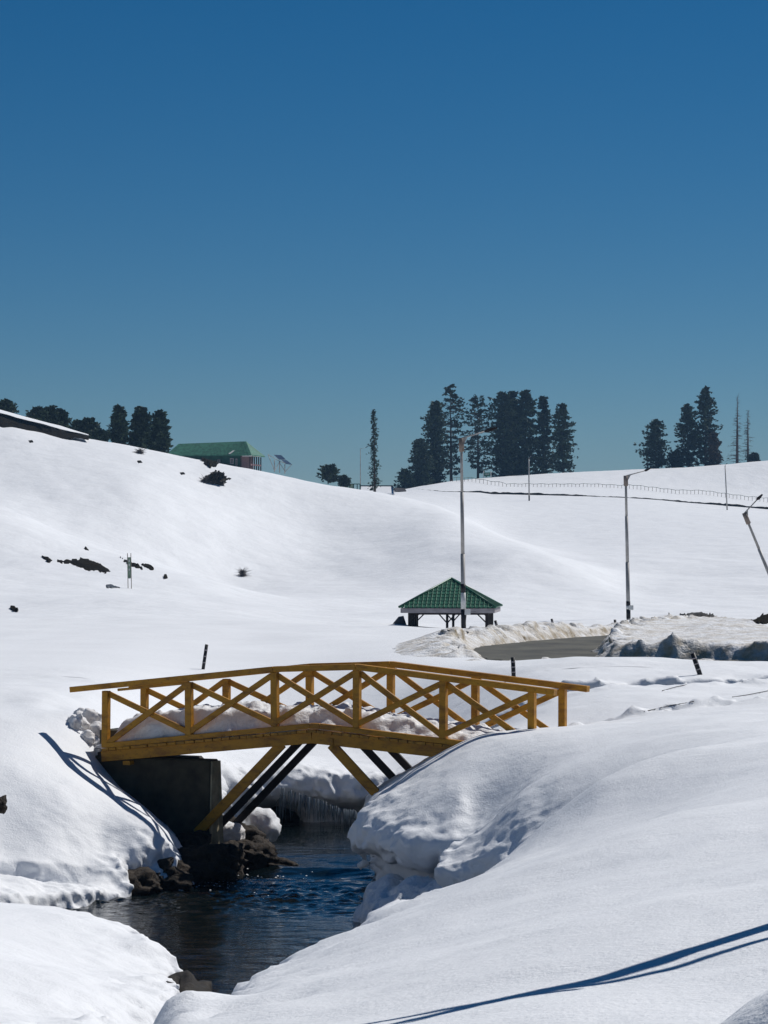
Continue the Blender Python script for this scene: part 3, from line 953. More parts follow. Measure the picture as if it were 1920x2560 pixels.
ds = blob("deck_snow", deck_f, (-6.2, 0.0, -3.8), (4.6, 1.6, -1.7), 0.045, M['snow_deck'], lambda V: np.array([Bp(*p) for p in V]))
tag(ds, "lumpy melting snow heaped along the deck between the yellow railings", "snow heap")

# clods at the left end of the bridge
for k, (px, py, r) in enumerate([(196, 1812, .22), (218, 1842, .17), (226, 1795, .24), (243, 1858, .15), (206, 1786, .15), (246, 1822, .2), (250, 1880, .12)]):
    c = ground_hit(px, py, 28.0, 40.0) + np.array([0, 0, -.04])
    o = blob("snow_clod", lambda x, y, z, c=c, r=r: np.sqrt((x - c[0]) ** 2 + (y - c[1]) ** 2 + ((z - c[2]) * 1.2) ** 2) - r + 0.42 * r * fbm(x, y, z, 1.1 / r, 4, .6),
             tuple(c - r * 1.5), tuple(c + r * 1.5), max(.035, r / 7), M['snow_deck'])
    tag(o, ["broad clod of broken snow left of the first yellow post", "clod of snow just below the broad one by the bridge end", "rounded snow clod touching the first railing post at mid height",
            "small clod at the foot of the first railing post", "small high clod on the bank behind the bridge end", "snow clod against the post foot above the girder end", "smallest clod under the left girder end"][k], "snow clod", "snow clods at the left bridge end")

# rocks and mud at the water's edge
ICO = None


def rock(name, c, s, seed, mat, label, cat="rock", group=None, sub=4, amp=0.35, rot=0.0):
    import bmesh
    bm = bmesh.new(); bmesh.ops.create_icosphere(bm, subdivisions=sub, radius=1.0)
    V = np.array([v.co[:] for v in bm.verts]); Fc = [tuple(v.index for v in f.verts) for f in bm.faces]; bm.free()
    nn = fbm(V[:, 0] + seed * 3.1, V[:, 1] + seed, V[:, 2], 1.2, 5, 0.62) - 0.7 * np.abs(fbm(V[:, 0] + seed, V[:, 1] - seed * 2.3, V[:, 2], 2.3, 3, 0.6, 4.0))
    V = V * (1.12 + amp * nn)[:, None]
    V = V * np.array(s)
    c_, s_ = math.cos(rot), math.sin(rot)
    V = np.stack([V[:, 0] * c_ - V[:, 1] * s_, V[:, 0] * s_ + V[:, 1] * c_, V[:, 2]], 1) + np.array(c)
    o = mesh_obj(name, V, Fc, mat, None, True, origin=np.array(c) - np.array([0, 0, s[2]]))
    return tag(o, label, cat, group)


G = "dark rocks along the left waterline"
RK = [(345, 2218, 29.0, (.40, .4, 0.25), "brown rock wedged under the left snow bank nearest the slab of snow"),
      (412, 2200, 29.4, (.42, .5, 0.30), "dark rock under the tip of the left snow bank"),
      (480, 2165, 30.0, (.5, .7, 0.34), "black rock in the shade at the abutment foot"),
      (545, 2150, 30.8, (.5, .6, 0.31), "dark rock below the ends of the left struts"),
      (610, 2140, 31.4, (.38, .55, 0.25), "mossy brown rock with lit top beside the struts"),
      (680, 2160, 31.6, (.30, .4, 0.14), "low mossy rock reaching out into the stream"),
      (640, 2118, 31.8, (.3, .45, 0.18), "brown rock under the rounded snow lump"),
      (476, 2112, 30.7, (.36, .3, .27), "black rock hiding the foot of the yellow strut"),
      (575, 2085, 32.0, (.35, .5, 0.29), "dark rock behind the strut feet")]
for k, (px, py, dp, s, lab) in enumerate(RK):
    rock("rock", P(px, py, dp), s, k + 1, M['rock'], lab, "rock", G, rot=k)
rock("mud_bank", P(462, 2528, 19.3), (.42, 1.3, .33), 21, M['mud'], "dark muddy bank below the near left snow mound at the bottom edge", "mud bank")
rock("rock", P(3, 2010, 28.2), (.10, .2, .14), 31, M['rock'], "small brown stone poking from the snow slope left of the bridge", "rock")
rock("snow_lump", P(650, 2068, 32.6), (.36, .4, .34), 11, M['snow'], "rounded bright snow lump on the rocks right of the struts", "snow lump", amp=.2)
rock("snow_lump", P(565, 2085, 31.6), (.30, .35, .26), 12, M['snow_deck'], "dirty snow lump between the feet of the struts", "snow lump", amp=.22)
rock("snow_lump", P(548, 2000, 33.2), (.16, .3, .2), 14, M['snow'], "small snow lump seen just right of the concrete abutment", "snow lump", amp=.2)

# hollow under the far bank: dark earth face and icicles
mb = MB()
xs = np.linspace(-3.6, 1.2, 60)
top, bot = [], []
for x in xs:
    wob = 0.12 * float(fbm(np.array([x]), np.array([0.]), np.array([3.]), 1.7, 3)[0])
    top.append((x, 37.05 * K + wob * 3, -5.22 + wob * .3)); bot.append((x, 36.75 * K + wob * 2, -6.2))
nv = len(xs)
Vf = []; Ff = []
for r in range(9):
    t = r / 8
    for k in range(nv):
        p = np.array(bot[k]) * (1 - t) + np.array(top[k]) * t
        p[1] += 0.5 * float(fbm(np.array([p[0]]), np.array([p[2]]), np.array([1.]), 2.6, 3)[0])
        Vf.append(p)
for r in range(8):
    for k in range(nv - 1):
        Ff.append((r * nv + k, r * nv + k + 1, (r + 1) * nv + k + 1, (r + 1) * nv + k))
eb = mesh_obj("undercut_earth", np.array(Vf), Ff, M['mud'])
tag(eb, "dark earth face hollowed under the far snow bank behind the icicles", "earth bank")
mb = MB()
for k in range(120):
    px = 690 + 215 * rng.random()
    lip = np.interp(px, [690, 720, 760, 800, 850, 905], [1978, 1986, 2000, 2012, 2032, 2042]) + rng.normal(0, 2)
    dp = 36.1 + rng.normal(0, .12)
    L_ = np.interp(px, [690, 740, 800, 905], [78, 62, 48, 26]) * rng.uniform(.35, 1.1)
    p0 = P(px, lip - 12, dp); p1 = P(px + rng.normal(0, .6), lip + L_, dp)
    p1[2] = max(p1[2], WATER_Z - .02)
    r0 = rng.uniform(.008, .021)
    mb.tube([p0, p0 * .6 + p1 * .4, p1], [r0, r0 * .75, .003], 5)
ic = mb.build("icicles", M['ice'], None, True)
tag(ic, "fringe of thin icicles hanging from the far snow lip over the stream", "icicles"); ic["kind"] = "stuff"
for (px, py, dp, L_), lab in zip(((1086, 2128, 26.9, 26), (924, 2160, 28.2, 18)), ("single icicle under the lip of the right snow bank", "short icicle at the water end of the right bank")):
    p0 = P(px, py - 6, dp); p1 = P(px, py + L_, dp)
    tag(MB().tube([p0, p1], [.014, .002], 5).build("icicle", M['ice'], None, True), lab, "icicle")

# broken snow fallen from the right bank into the stream
PILE = [(0.05, 26.6, -5.75, .48), (0.45, 26.2, -5.75, .50), (0.15, 26.85, -5.5, .36), (0.85, 25.7, -5.8, .50), (-0.15, 26.95, -5.95, .34),
        (0.55, 26.45, -5.4, .38), (0.40, 25.7, -6.05, .42), (0.9, 25.0, -5.95, .46), (1.0, 26.0, -5.4, .4)]


def pile_f(x, y, z):
    f = np.full(x.shape, 9.0)
    for lx, ld, lz, lr in PILE:
        f = smin(f, np.sqrt((x - lx) ** 2 + ((y - (ld + .22) * K) * .75) ** 2 + ((z - lz + .1) * 1.1) ** 2) - lr, 0.2)
    b_ = np.abs(f) < .5
    f[b_] += 0.13 * fbm(x[b_], y[b_], z[b_], 1.7, 4, 0.58) - 0.06 * np.abs(fbm(x[b_], y[b_], z[b_], 4.2, 3, .55, 3.0))
    return f


tag(blob("snow_pile", pile_f, (-0.8, 40.4, -6.3), (2.1, 46.6, -4.2), 0.05, M['snow_coarse']), "heap of broken snow at the waterline under the right bank's overhang", "snow pile")
# white flecks modelled as sun glints on the water below the rocks
mb = MB()
for k in range(170):
    px = 470 + 340 * rng.random() ** 0.8
    py = 2200 + rng.normal(0, 14) + (12 if px > 600 else 0) * rng.random() + (px - 470) * .02
    dp = -WATER_Z * 4200 / (py - HORIZON)
    c = P(px, py, dp) + np.array([0, 0, .03])
    r = rng.uniform(.003, .011)
    mb.add([c + np.array([-2.2 * r, 0, 0]), c + np.array([0, -r * 2, .2 * r]), c + np.array([2.2 * r, 0, 0]), c + np.array([0, r * 2, r]), c + np.array([0, 0, 1.3 * r])], [(0, 1, 4), (1, 2, 4), (2, 3, 4), (3, 0, 4)])
gln = mb.build("sun_glint", M['snow'], None, True)
tag(gln, "white flecks standing for sun glints on the dark water in front of the rocks", "sun_glint"); gln["kind"] = "stuff"
# ------------------------------------------------------------------ pavilion
def local_axes(deg):
    a = math.radians(deg)
    return np.array([math.cos(a), -math.sin(a), 0]), np.array([math.sin(a), math.cos(a), 0])


UP = np.array([0, 0, 1.0])
pc = P(1128, 1565, 85.0); PA, PB = local_axes(6.0)
S_ = 85.0 / 4200.0
pav = thing("pavilion", "open picnic pavilion with ribbed green hipped roof half sunk in snow", "pavilion", pc)


def pv(a, b_, z):
    return pc + PA * a + PB * b_ + np.array([0, 0, z])


HW = 2.42
ze = (1565 - 1517) * S_; za = (1565 - 1447) * S_
ncol, nrow = 22, 9
for side in range(4):
    ang = side * 90
    c_, s_ = round(math.cos(math.radians(ang))), round(math.sin(math.radians(ang)))

    def rp_(a, b_, z):
        return pv(a * c_ - b_ * s_, a * s_ + b_ * c_, z)
    for k in range(ncol):
        a0, a1 = -HW + 2 * HW * k / ncol, -HW + 2 * HW * (k + 1) / ncol
        mid = (a0 + a1) / 2
        depth = HW - abs(mid)              # run of this strip up to the hip
        n = max(1, int(round(depth / HW * nrow)))
        mb = MB()
        st = HW / nrow
        for r in range(n + 1):
            r0 = r * st; r1 = min((r + 1) * st, HW - .02)

            def pt(a, run, lift):
                run_c = min(run, HW - abs(a) * 1.0)
                t = run_c / HW
                return rp_(a, -HW + run_c, ze + (za - ze) * t + lift)
            w = a1 - a0
            prof = [(a0, .0), (a0 + w * .18, .055), (a0 + w * .36, .0), (a1 - .004, .0)]
            lo = [pt(a, r0, l + .03) for a, l in prof]; hi = [pt(a, r1, l + .004) for a, l in prof]
            fl = [pt(a, r0, l - .012) for a, l in prof]
            mb.add(lo + hi + fl, [(0, 1, 5, 4), (1, 2, 6, 5), (2, 3, 7, 6), (8, 9, 1, 0), (9, 10, 2, 1), (10, 11, 3, 2)])
        mb.build("roof_sheet", M['green_roof'], pav)
    # ridge capping along the hip and fascia
    MB().tube([rp_(-HW, -HW, ze + .03), rp_(0, 0, za + .03)], .06, 6).build("hip_cap", M['green_roof'], pav, True)
    MB().box(rp_(0, -HW + .10, ze - .15), (HW - .13, .03, .115), (rp_(1, 0, 0) - rp_(0, 0, 0), rp_(0, 1, 0) - rp_(0, 0, 0), UP)).build("fascia", M['grey_wood'], pav)
MB().box(pv(0, 0, ze - .05), (HW - .17, HW - .17, .02), (PA, PB, UP)).build("ceiling", M['dark_wood'], pav)
for a in (-1.93, 1.93):
    for b_ in np.linspace(-1.9, 1.9, 5):
        MB().box(pv(a, b_, (ze - .3) / 2 - .5), (.075, .075, (ze - .3) / 2 + .55), (PA, PB, UP)).build("post", M['dark_wood'], pav)
for b_ in (-1.9, 1.9):
    MB().box(pv(-.05, b_, (ze - .3) / 2 - .5), (.06, .06, (ze - .3) / 2 + .55), (PA, PB, UP)).build("post", M['dark_wood'], pav)
    for a0, a1 in ((-.05, -.52), (-.05, .42), (-1.93, -1.4), (1.93, 1.4)):
        MB().beam(pv(a0, b_, ze - .78), pv(a1, b_, ze - .26), PB, .06, .06).build("brace", M['dark_wood'], pav)
    MB().box(pv(0, b_, ze - .31), (1.98, .05, .05), (PA, PB, UP)).build("beam", M['dark_wood'], pav)
for a in (-1.93, 1.93):
    MB().box(pv(a, 0, ze - .312), (.05, 1.84, .045), (PA, PB, UP)).build("beam", M['dark_wood'], pav)
# dark covered heap at the pavilion's left
tc = P(999, 1560, 86.0)
mb = MB()
mb.add([tc + np.array(p) for p in ((-.42, -.3, -.3), (.42, -.3, -.3), (.42, .4, -.3), (-.42, .4, -.3), (-.36, -.2, .02), (.36, -.25, -.05), (.2, .1, .42), (-.05, .05, .38), (.12, -.22, .30))],
       [(0, 1, 5, 8, 4), (1, 2, 6, 5), (2, 3, 7, 6), (3, 0, 4, 7), (4, 8, 7), (8, 5, 6), (8, 6, 7)])
tag(mb.build("tarp_heap", M['tarp'], None, origin=tc), "low dark pointed heap under a tarp left of the green pavilion", "covered heap")

# ------------------------------------------------------------------ street lamps


def lamp(base_px, top_px, dp, arm_px, lum_px, label, r=(.105, .07), box=None, bands=(), detail=True):
    pb, pt = P(*base_px, dp), P(*top_px, dp)
    pb0 = pb - (pt - pb) * 0.06
    root = thing("street_lamp", label, "street lamp", pb, "street lamps along the road and hill")
    if detail:
        q = pb + (pt - pb) * 0.40; q2 = pb + (pt - pb) * 0.72
        MB().tube([pb0, q], [r[0], r[0] * .95], 10).build("lower_pole", M['grey_metal'], root, True)
        MB().tube([q, q2], [r[0] * .82, r[0] * .78], 10).build("middle_pole", M['grey_metal'], root, True)
        MB().tube([q2, pt], [r[1], r[1] * .9], 10).build("upper_pole", M['grey_metal'], root, True)
    else:
        MB().tube([pb0, pt], [r[0], r[1]], 8).build("pole", M['grey_metal'], root, True)
    for t0, t1, mt in bands:
        MB().tube([pb + (pt - pb) * t0, pb + (pt - pb) * t1], [r[0] + .008] * 2, 10).build("painted_band", M[mt], root, True)
    a = P(*arm_px, dp); l = P(*lum_px, dp)
    if detail:
        d = (pt - pb) / np.linalg.norm(pt - pb)
        MB().tube([pt - d * .55, pt + d * .02], [r[1] + .05] * 2, 8).build("head_sleeve", M['rust_metal'], root, True)
        n = np.array([0, 1.0, 0])
        e = pt + (a - pt) * .28
        br = MB()
        tri = [pt - d * .45, pt - d * .02, e]
        br.add([p + n * .02 for p in tri] + [p - n * .02 for p in tri], [(0, 1, 2), (5, 4, 3), (0, 3, 4, 1), (1, 4, 5, 2), (2, 5, 3, 0)])
        br.build("gusset", M['grey_metal'], root)
    MB().tube([pt, a], [.032, .028], 7).build("arm", M['grey_metal'], root, True)
    dl = (l - a) / (np.linalg.norm(l - a) + 1e-9)
    L_ = np.linalg.norm(l - a)
    sd = np.array([0, 1.0, 0]); up = np.cross(sd, dl); up = up if up[2] > 0 else -up
    lm = MB()
    for t0, t1, w0, w1, h0, h1 in ((0, .25, .05, .13, .04, .07), (.25, 1, .13, .09, .07, .03)):
        r0 = a + dl * L_ * t0; r1 = a + dl * L_ * t1
        lm.hexa([r0 - sd * w0 - up * h0, r1 - sd * w1 - up * h1, r1 + sd * w1 - up * h1, r0 + sd * w0 - up * h0,
                 r0 - sd * w0 + up * h0, r1 - sd * w1 + up * h1, r1 + sd * w1 + up * h1, r0 + sd * w0 + up * h0])
    lm.build("luminaire", M['dark_wood'], root)
    if box:
        c = P(*box[0], dp) + np.array([0, -.05, 0])
        bx_ = MB().box(c, (box[1], .11, box[2])).build("control_box", M['white'], root, bevel=.015)
        MB().tube([c + np.array([-.05, 0, -box[2]]), c + np.array([-.09, 0, -box[2] - .45])], .015, 5).build("conduit", M['grey_metal'], bx_, True)
    return root


lamp((1159, 1578), (1153.5, 1096), 70, (1212, 1079), (1243, 1069), "tall grey street lamp standing in front of the green pavilion", (.10, .062), ((1168.5, 1530), .12, .12),
     ((.015, .115, 'black'), (.115, .20, 'white'), (.20, .245, 'black')))
lamp((1571, 1550), (1564.5, 1190), 93, (1612, 1177), (1627, 1170), "upright grey street lamp right of the dirty snow ridge with box at its foot", (.115, .075), ((1577, 1519), .13, .13),
     ((.01, .075, 'black'), (.075, .10, 'white'), (.10, .13, 'black')))
lamp((1990, 1600), (1861, 1283), 80, (1893, 1249), (1906, 1236), "leaning street lamp cut off by the right edge of the view", (.10, .065))
g = ground_hit(1323, 1252, 200)
dpx = g[1] / K
lamp((1323, 1251), (1322, 1147), dpx, (1328, 1139), (1333, 1136), "distant pale street lamp on the hillside below the fence, in front of the dense pines", (.14, .10), None, ((.0, .12, 'black'),), False)
g = ground_hit(1818, 1275, 200)
lamp((1818, 1276), (1813, 1164), g[1] / K, (1816, 1160), (1819, 1158), "distant thin street lamp on the hillside near the right edge beside the fence", (.14, .09), None, (), False)
lamp((901, 1224), (901, 1122), 318, (914, 1119), (922, 1114), "faint far street lamp just left of the slender spruce", (.09, .05), None, ((.02, .14, 'black'),), False)

# ------------------------------------------------------------------ marker posts with painted bands
for (x0, y0, x1, y1, r, lab) in (
        (508, 1673, 517, 1611, .045, "black marker post with white bands in the snow behind the left half of the bridge"),
        (1284, 1694, 1282, 1643, .05, "short black marker post beyond the far railing's right end"),
        (1750, 1688, 1731, 1633, .055, "leaning black marker post in the near snow at the right edge of the bank"),
        (1249, 1592, 1238, 1551, .05, "tilted black marker post on the dirty ridge below the pavilion"),
        (1383, 1566, 1379, 1547, .05, "small dark marker post behind the middle of the dirty ridge"),
        (1540, 1576, 1537, 1549, .05, "dark marker post at the right end of the road, left of the second street lamp"),
        (1691, 1556, 1687, 1542, .06, "tiny dark marker post in the snow right of the second street lamp")):
    gr = ground_hit(x0, y0, 30)
    dp = gr[1] / K
    pb, pt = P(x0, y0, dp), P(x1, y1, dp)
    root = thing("marker_post", lab, "marker post", pb, "snow marker posts along the road")
    MB().tube([pb - (pt - pb) * .35, pt], r, 8).build("pole", M['black'], root, True)
    for t in ((.25, .30), (.5, .55), (.75, .8)) if y0 - y1 > 35 else ((.6, .72),):
        MB().tube([pb + (pt - pb) * t[0], pb + (pt - pb) * t[1]], r + .004, 8).build("painted_band", M['grey_wood'], root, True)

# ------------------------------------------------------------------ tall narrow signboard on the left slope
g = ground_hit(323, 1471, 60); dp = g[1] / K
sb = thing("signboard", "tall narrow pale green signboard on two thin posts in the snow at left", "signboard", g)
for x in (319.5, 328):
    MB().tube([P(x + 1, 1478, dp), P(x - .8, 1383, dp)], .028, 6).build("post", M['rust_metal'], sb, True)
a, b_ = P(320.5, 1446, dp), P(326.5, 1393, dp)
MB().box((a + b_) / 2 + np.array([0, -.03, 0]), (.10, .03, (b_[2] - a[2]) / 2)).build("board", M['sign_pale'], sb)
for k, y in enumerate((1402, 1412, 1424)):
    c = P(323.5, y, dp)
    MB().box(c + np.array([0, -.066, 0]), (.045, .004, .07)).build("lettering_patch", M['white'], sb)

# ------------------------------------------------------------------ patches where the earth shows through the snow


def patch(name, poly, label, cat, mat, lift=0.06, amp=.10, d0=60, group=None):
    xs = np.array([p[0] for p in poly], float); ys = np.array([p[1] for p in poly], float)
    step = max(0.7, min(4.0, (xs.max() - xs.min()) / 45))
    us = np.arange(xs.min() - step, xs.max() + step, step); vs = np.arange(ys.min() - step, ys.max() + step, step * .6)
    U_, V_ = np.meshgrid(us, vs, indexing='ij')
    sd = poly_sd(U_, V_ * 1.0, poly) + min(2.2, .09 * (ys.max() - ys.min())) * fbm(U_, V_, 0 * U_, .2, 3)
    pts = np.full(U_.shape + (3,), np.nan)
    m = sd < step * 1.2
    pts[m] = ground_hits(U_[m], V_[m], d0, d0 * 3.2, 160)
    ok = ~np.isnan(pts[..., 0])
    Vv, idx = [], np.full(U_.shape, -1)
    for i, j in np.argwhere(ok):
        e = max(0.0, min(1.0, -sd[i, j] / (2.5 * step)))
        p = pts[i, j].copy()
        p[2] += lift * (1 if e > 0 else -1) + e * amp * (0.6 + float(fbm(np.array([p[0]]), np.array([p[1]]), np.array([0.]), 1.3, 3)[0]))
        p[1] -= e * amp
        idx[i, j] = len(Vv); Vv.append(p)
    Ff = []
    for i in range(len(us) - 1):
        for j in range(len(vs) - 1):
            f = [idx[i, j], idx[i, j + 1], idx[i + 1, j + 1], idx[i + 1, j]]
            if min(f) >= 0:
                Ff.append(tuple(int(t) for t in f))
    if not Ff:
        return None
    o = mesh_obj(name, np.array(Vv), Ff, mat, None, True, origin=np.array(Vv).mean(0))
    return tag(o, label, cat, group)


GP = "bare earth patches on the snow slopes"
patch("earth_patch", [(104, 1391), (118, 1394), (130, 1402), (124, 1408), (112, 1400)], "smallest bare earth patch at the left end of the long dark one", "bare patch", M['earth'], d0=90, group=GP)
patch("earth_patch", [(128, 1396), (150, 1401), (178, 1402), (182, 1396), (198, 1399), (202, 1396), (222, 1398), (232, 1404), (255, 1412), (278, 1428), (262, 1433), (238, 1427), (226, 1428), (200, 1419), (180, 1410), (150, 1406)],
      "long dark bare earth patch on the left snow slope", "bare patch", M['earth'], d0=90, group=GP)
patch("earth_patch", [(302, 1394), (318, 1402), (334, 1409), (346, 1412), (358, 1424), (340, 1418), (328, 1418), (316, 1408)], "bare earth streak just behind the narrow signboard", "bare patch", M['earth'], d0=90, group=GP)
patch("earth_patch", [(352, 1411), (370, 1413), (386, 1420), (387, 1426), (376, 1424), (362, 1418)], "oval bare earth patch right of the signboard", "bare patch", M['earth'], d0=90, group=GP)
patch("earth_patch", [(208, 1369), (216, 1371), (224, 1377), (214, 1375)], "tiny bare spot above the long dark patch", "bare patch", M['earth'], d0=90, group=GP)
patch("earth_patch", [(410, 1441), (417, 1440), (420, 1446), (410, 1448)], "dark stone sized bare spot low on the slope right of the signboard", "bare patch", M['earth'], d0=90, group=GP)
patch("earth_patch", [(26, 1520), (36, 1519), (46, 1527), (44, 1531), (28, 1527)], "lone dark bare spot near the left edge below the slope", "bare patch", M['earth'], d0=60, group=GP)
patch("earth_patch", [(500, 1147), (520, 1150), (534, 1147), (548, 1160), (536, 1168), (524, 1170), (512, 1160)], "dark hollow with bare earth below the green roofed house", "bare patch", M['earth'], d0=180, amp=.3, group=GP)
patch("earth_patch", [(266, 1464), (276, 1462), (288, 1466), (300, 1470), (284, 1471), (268, 1470)], "grey meltwater hollow in the snow left of the signboard", "bare patch", M['tarp'], d0=60, amp=.05, group=GP)
for k, (x, y) in enumerate(((76, 1104), (172, 1096), (348, 1155), (455, 1184))):
    patch("earth_patch", [(x - 5, y - 2), (x + 4, y - 3), (x + 8, y + 2), (x - 2, y + 3)], ["faint dark speck on the slope below the earth bank",
          "dark speck at the right end of the earth bank", "speck on the hill below the three ridge pines",
          "thin speck of scrub left of the bush below the house"][k], "bare patch", M['earth'], d0=150, amp=.1, group=GP)
patch("dirt_heap", [(1700, 1536), (1730, 1540), (1760, 1538), (1790, 1542), (1780, 1552), (1750, 1556), (1715, 1552)], "dark dirt clods on the far snow ridge at right", "dirt heap", M['mud'], d0=50, amp=.2)
patch("dirt_heap", [(1868, 1556), (1890, 1550), (1915, 1544), (1940, 1548), (1940, 1558), (1880, 1560)], "brown dirt heap on the snow at the right edge of the plain", "dirt heap", M['earth'], d0=50, amp=.2)


def strip(name, top, depth_m, label, cat, mat, thick=.6, d0=150, dp=None, rough=.25):
    """broken low wall following a line of photo points on the snow, given by its top edge"""
    pts = []
    xs = np.array([p[0] for p in top], float); ys = np.array([p[1] for p in top], float)
    for x in np.arange(xs[0], xs[-1], 3.0):
        y = np.interp(x, xs, ys)
        h = ground_hit(x, y, d0, 420)  if dp is None else P(x, y, np.interp(x, dp[0], dp[1]))
        if h is not None:
            pts.append(h)
    pts = np.array(pts); n = len(pts)
    hh = depth_m if hasattr(depth_m, '__len__') else [depth_m, depth_m]
    hgt = np.interp(np.linspace(0, 1, n), np.linspace(0, 1, len(hh)), hh)
    wob = fbm(pts[:, 0], pts[:, 1], 0 * pts[:, 0], .8, 3)
    V = []
    R = 5
    for r in range(R):
        t = r / (R - 1)
        q = pts.copy()
        q[:, 2] += hgt * (1 - t) * (1 + rough * wob) - .15
        q[:, 1] += -thick * .5 * t + rough * .8 * fbm(pts[:, 0], pts[:, 2] * 0 + t * 3, pts[:, 1] * 0 + 1, 1.1, 2)
        V.append(q)
    back = pts.copy(); back[:, 1] += thick * 2.2; back[:, 2] -= .3
    V.append(back)
    V = np.concatenate(V); Ff = []
    for r in range(R - 1):
        for k in range(n - 1):
            Ff.append((r * n + k, (r + 1) * n + k, (r + 1) * n + k + 1, r * n + k + 1))
    for k in range(n - 1):
        Ff.append((R * n + k, k, k + 1, R * n + k + 1))
    return tag(mesh_obj(name, V, Ff, mat, None, True, origin=V.mean(0)), label, cat)


strip("stone_wall", [(1040, 1222), (1110, 1229), (1200, 1231), (1230, 1235), (1320, 1237), (1450, 1240), (1560, 1244), (1640, 1249), (1700, 1255), (1800, 1263), (1930, 1274)],
      [.15, .25, .5, .55, .35, .28, .35, .45, .55, .55], "long low dark stone wall cutting across the right hillside under the fence", "stone wall", M['earth'], .8, 200)

# earth bank with a snow cap along the upper left ridge
bx_ = [-40, 0, 60, 120, 180, 215, 262]
ty_ = [1020, 1033, 1050, 1066, 1080, 1087, 1097]; by_ = [1040, 1052, 1069, 1083, 1085, 1088, 1097]
top, V = [], []
xs = np.arange(-40, 224, 3.0)
GB = ground_hits(xs, np.interp(xs, bx_, by_) + 1, 180, 300)
dB = np.where(np.isnan(GB[:, 1]), 222.0, GB[:, 1] / K)
for _ in range(6):
    dB = np.convolve(np.pad(dB, 4, mode='edge'), np.ones(9) / 9, mode='valid')
dB = np.minimum(dB, 221.0)
for r in range(6):
    t = r / 5
    for k, x in enumerate(xs):
        y = np.interp(x, bx_, ty_) * (1 - t) + (np.interp(x, bx_, by_) + 12) * t
        p = P(x, y, dB[k] + 2.2 * (1 - t))
        nz = fbm(np.array([p[0]]), np.array([t * 2.0]), np.array([0.]), .7, 4)[0]
        p[1] += 0.9 * nz; p[2] += .28 * nz * (1 if 0 < r else 0.3)
        V.append(p)
dpb = dB + 2.4
n = len(xs)
Ff = [(r * n + k, (r + 1) * n + k, (r + 1) * n + k + 1, r * n + k + 1) for r in range(5) for k in range(n - 1)]
tag(mesh_obj("earth_bank", np.array(V), Ff, M['earth'], None, True, origin=V[3 * n]), "dark bare earth bank along the top of the left ridge", "earth bank")
V = []
for r in range(4):
    t = r / 3
    for k, x in enumerate(xs):
        th = np.interp(x, [-40, 0, 150, 222, 262], [5, 8, 8, 1, 0])
        y = np.interp(x, bx_, ty_) - th * t
        p = P(x, y - 1.2, dpb[k] - .6 + 9 * t); p[2] += .15 * float(fbm(np.array([p[0]]), np.array([t]), np.array([4.]), .4, 2)[0]) * (1 - t)
        V.append(p)
V += [P(x, np.interp(x, bx_, by_), dpb[k] + 12) for k, x in enumerate(xs)]
Ff = [(r * n + k, (r + 1) * n + k, (r + 1) * n + k + 1, r * n + k + 1) for r in range(4) for k in range(n - 1)]
Ff = [f[::-1] for f in Ff]
tag(mesh_obj("snow_strip", np.array(V), Ff, M['snow_far'], None, True, origin=V[n]), "strip of clean snow lying on top of the dark earth bank at upper left", "snow strip")

# ------------------------------------------------------------------ conifers


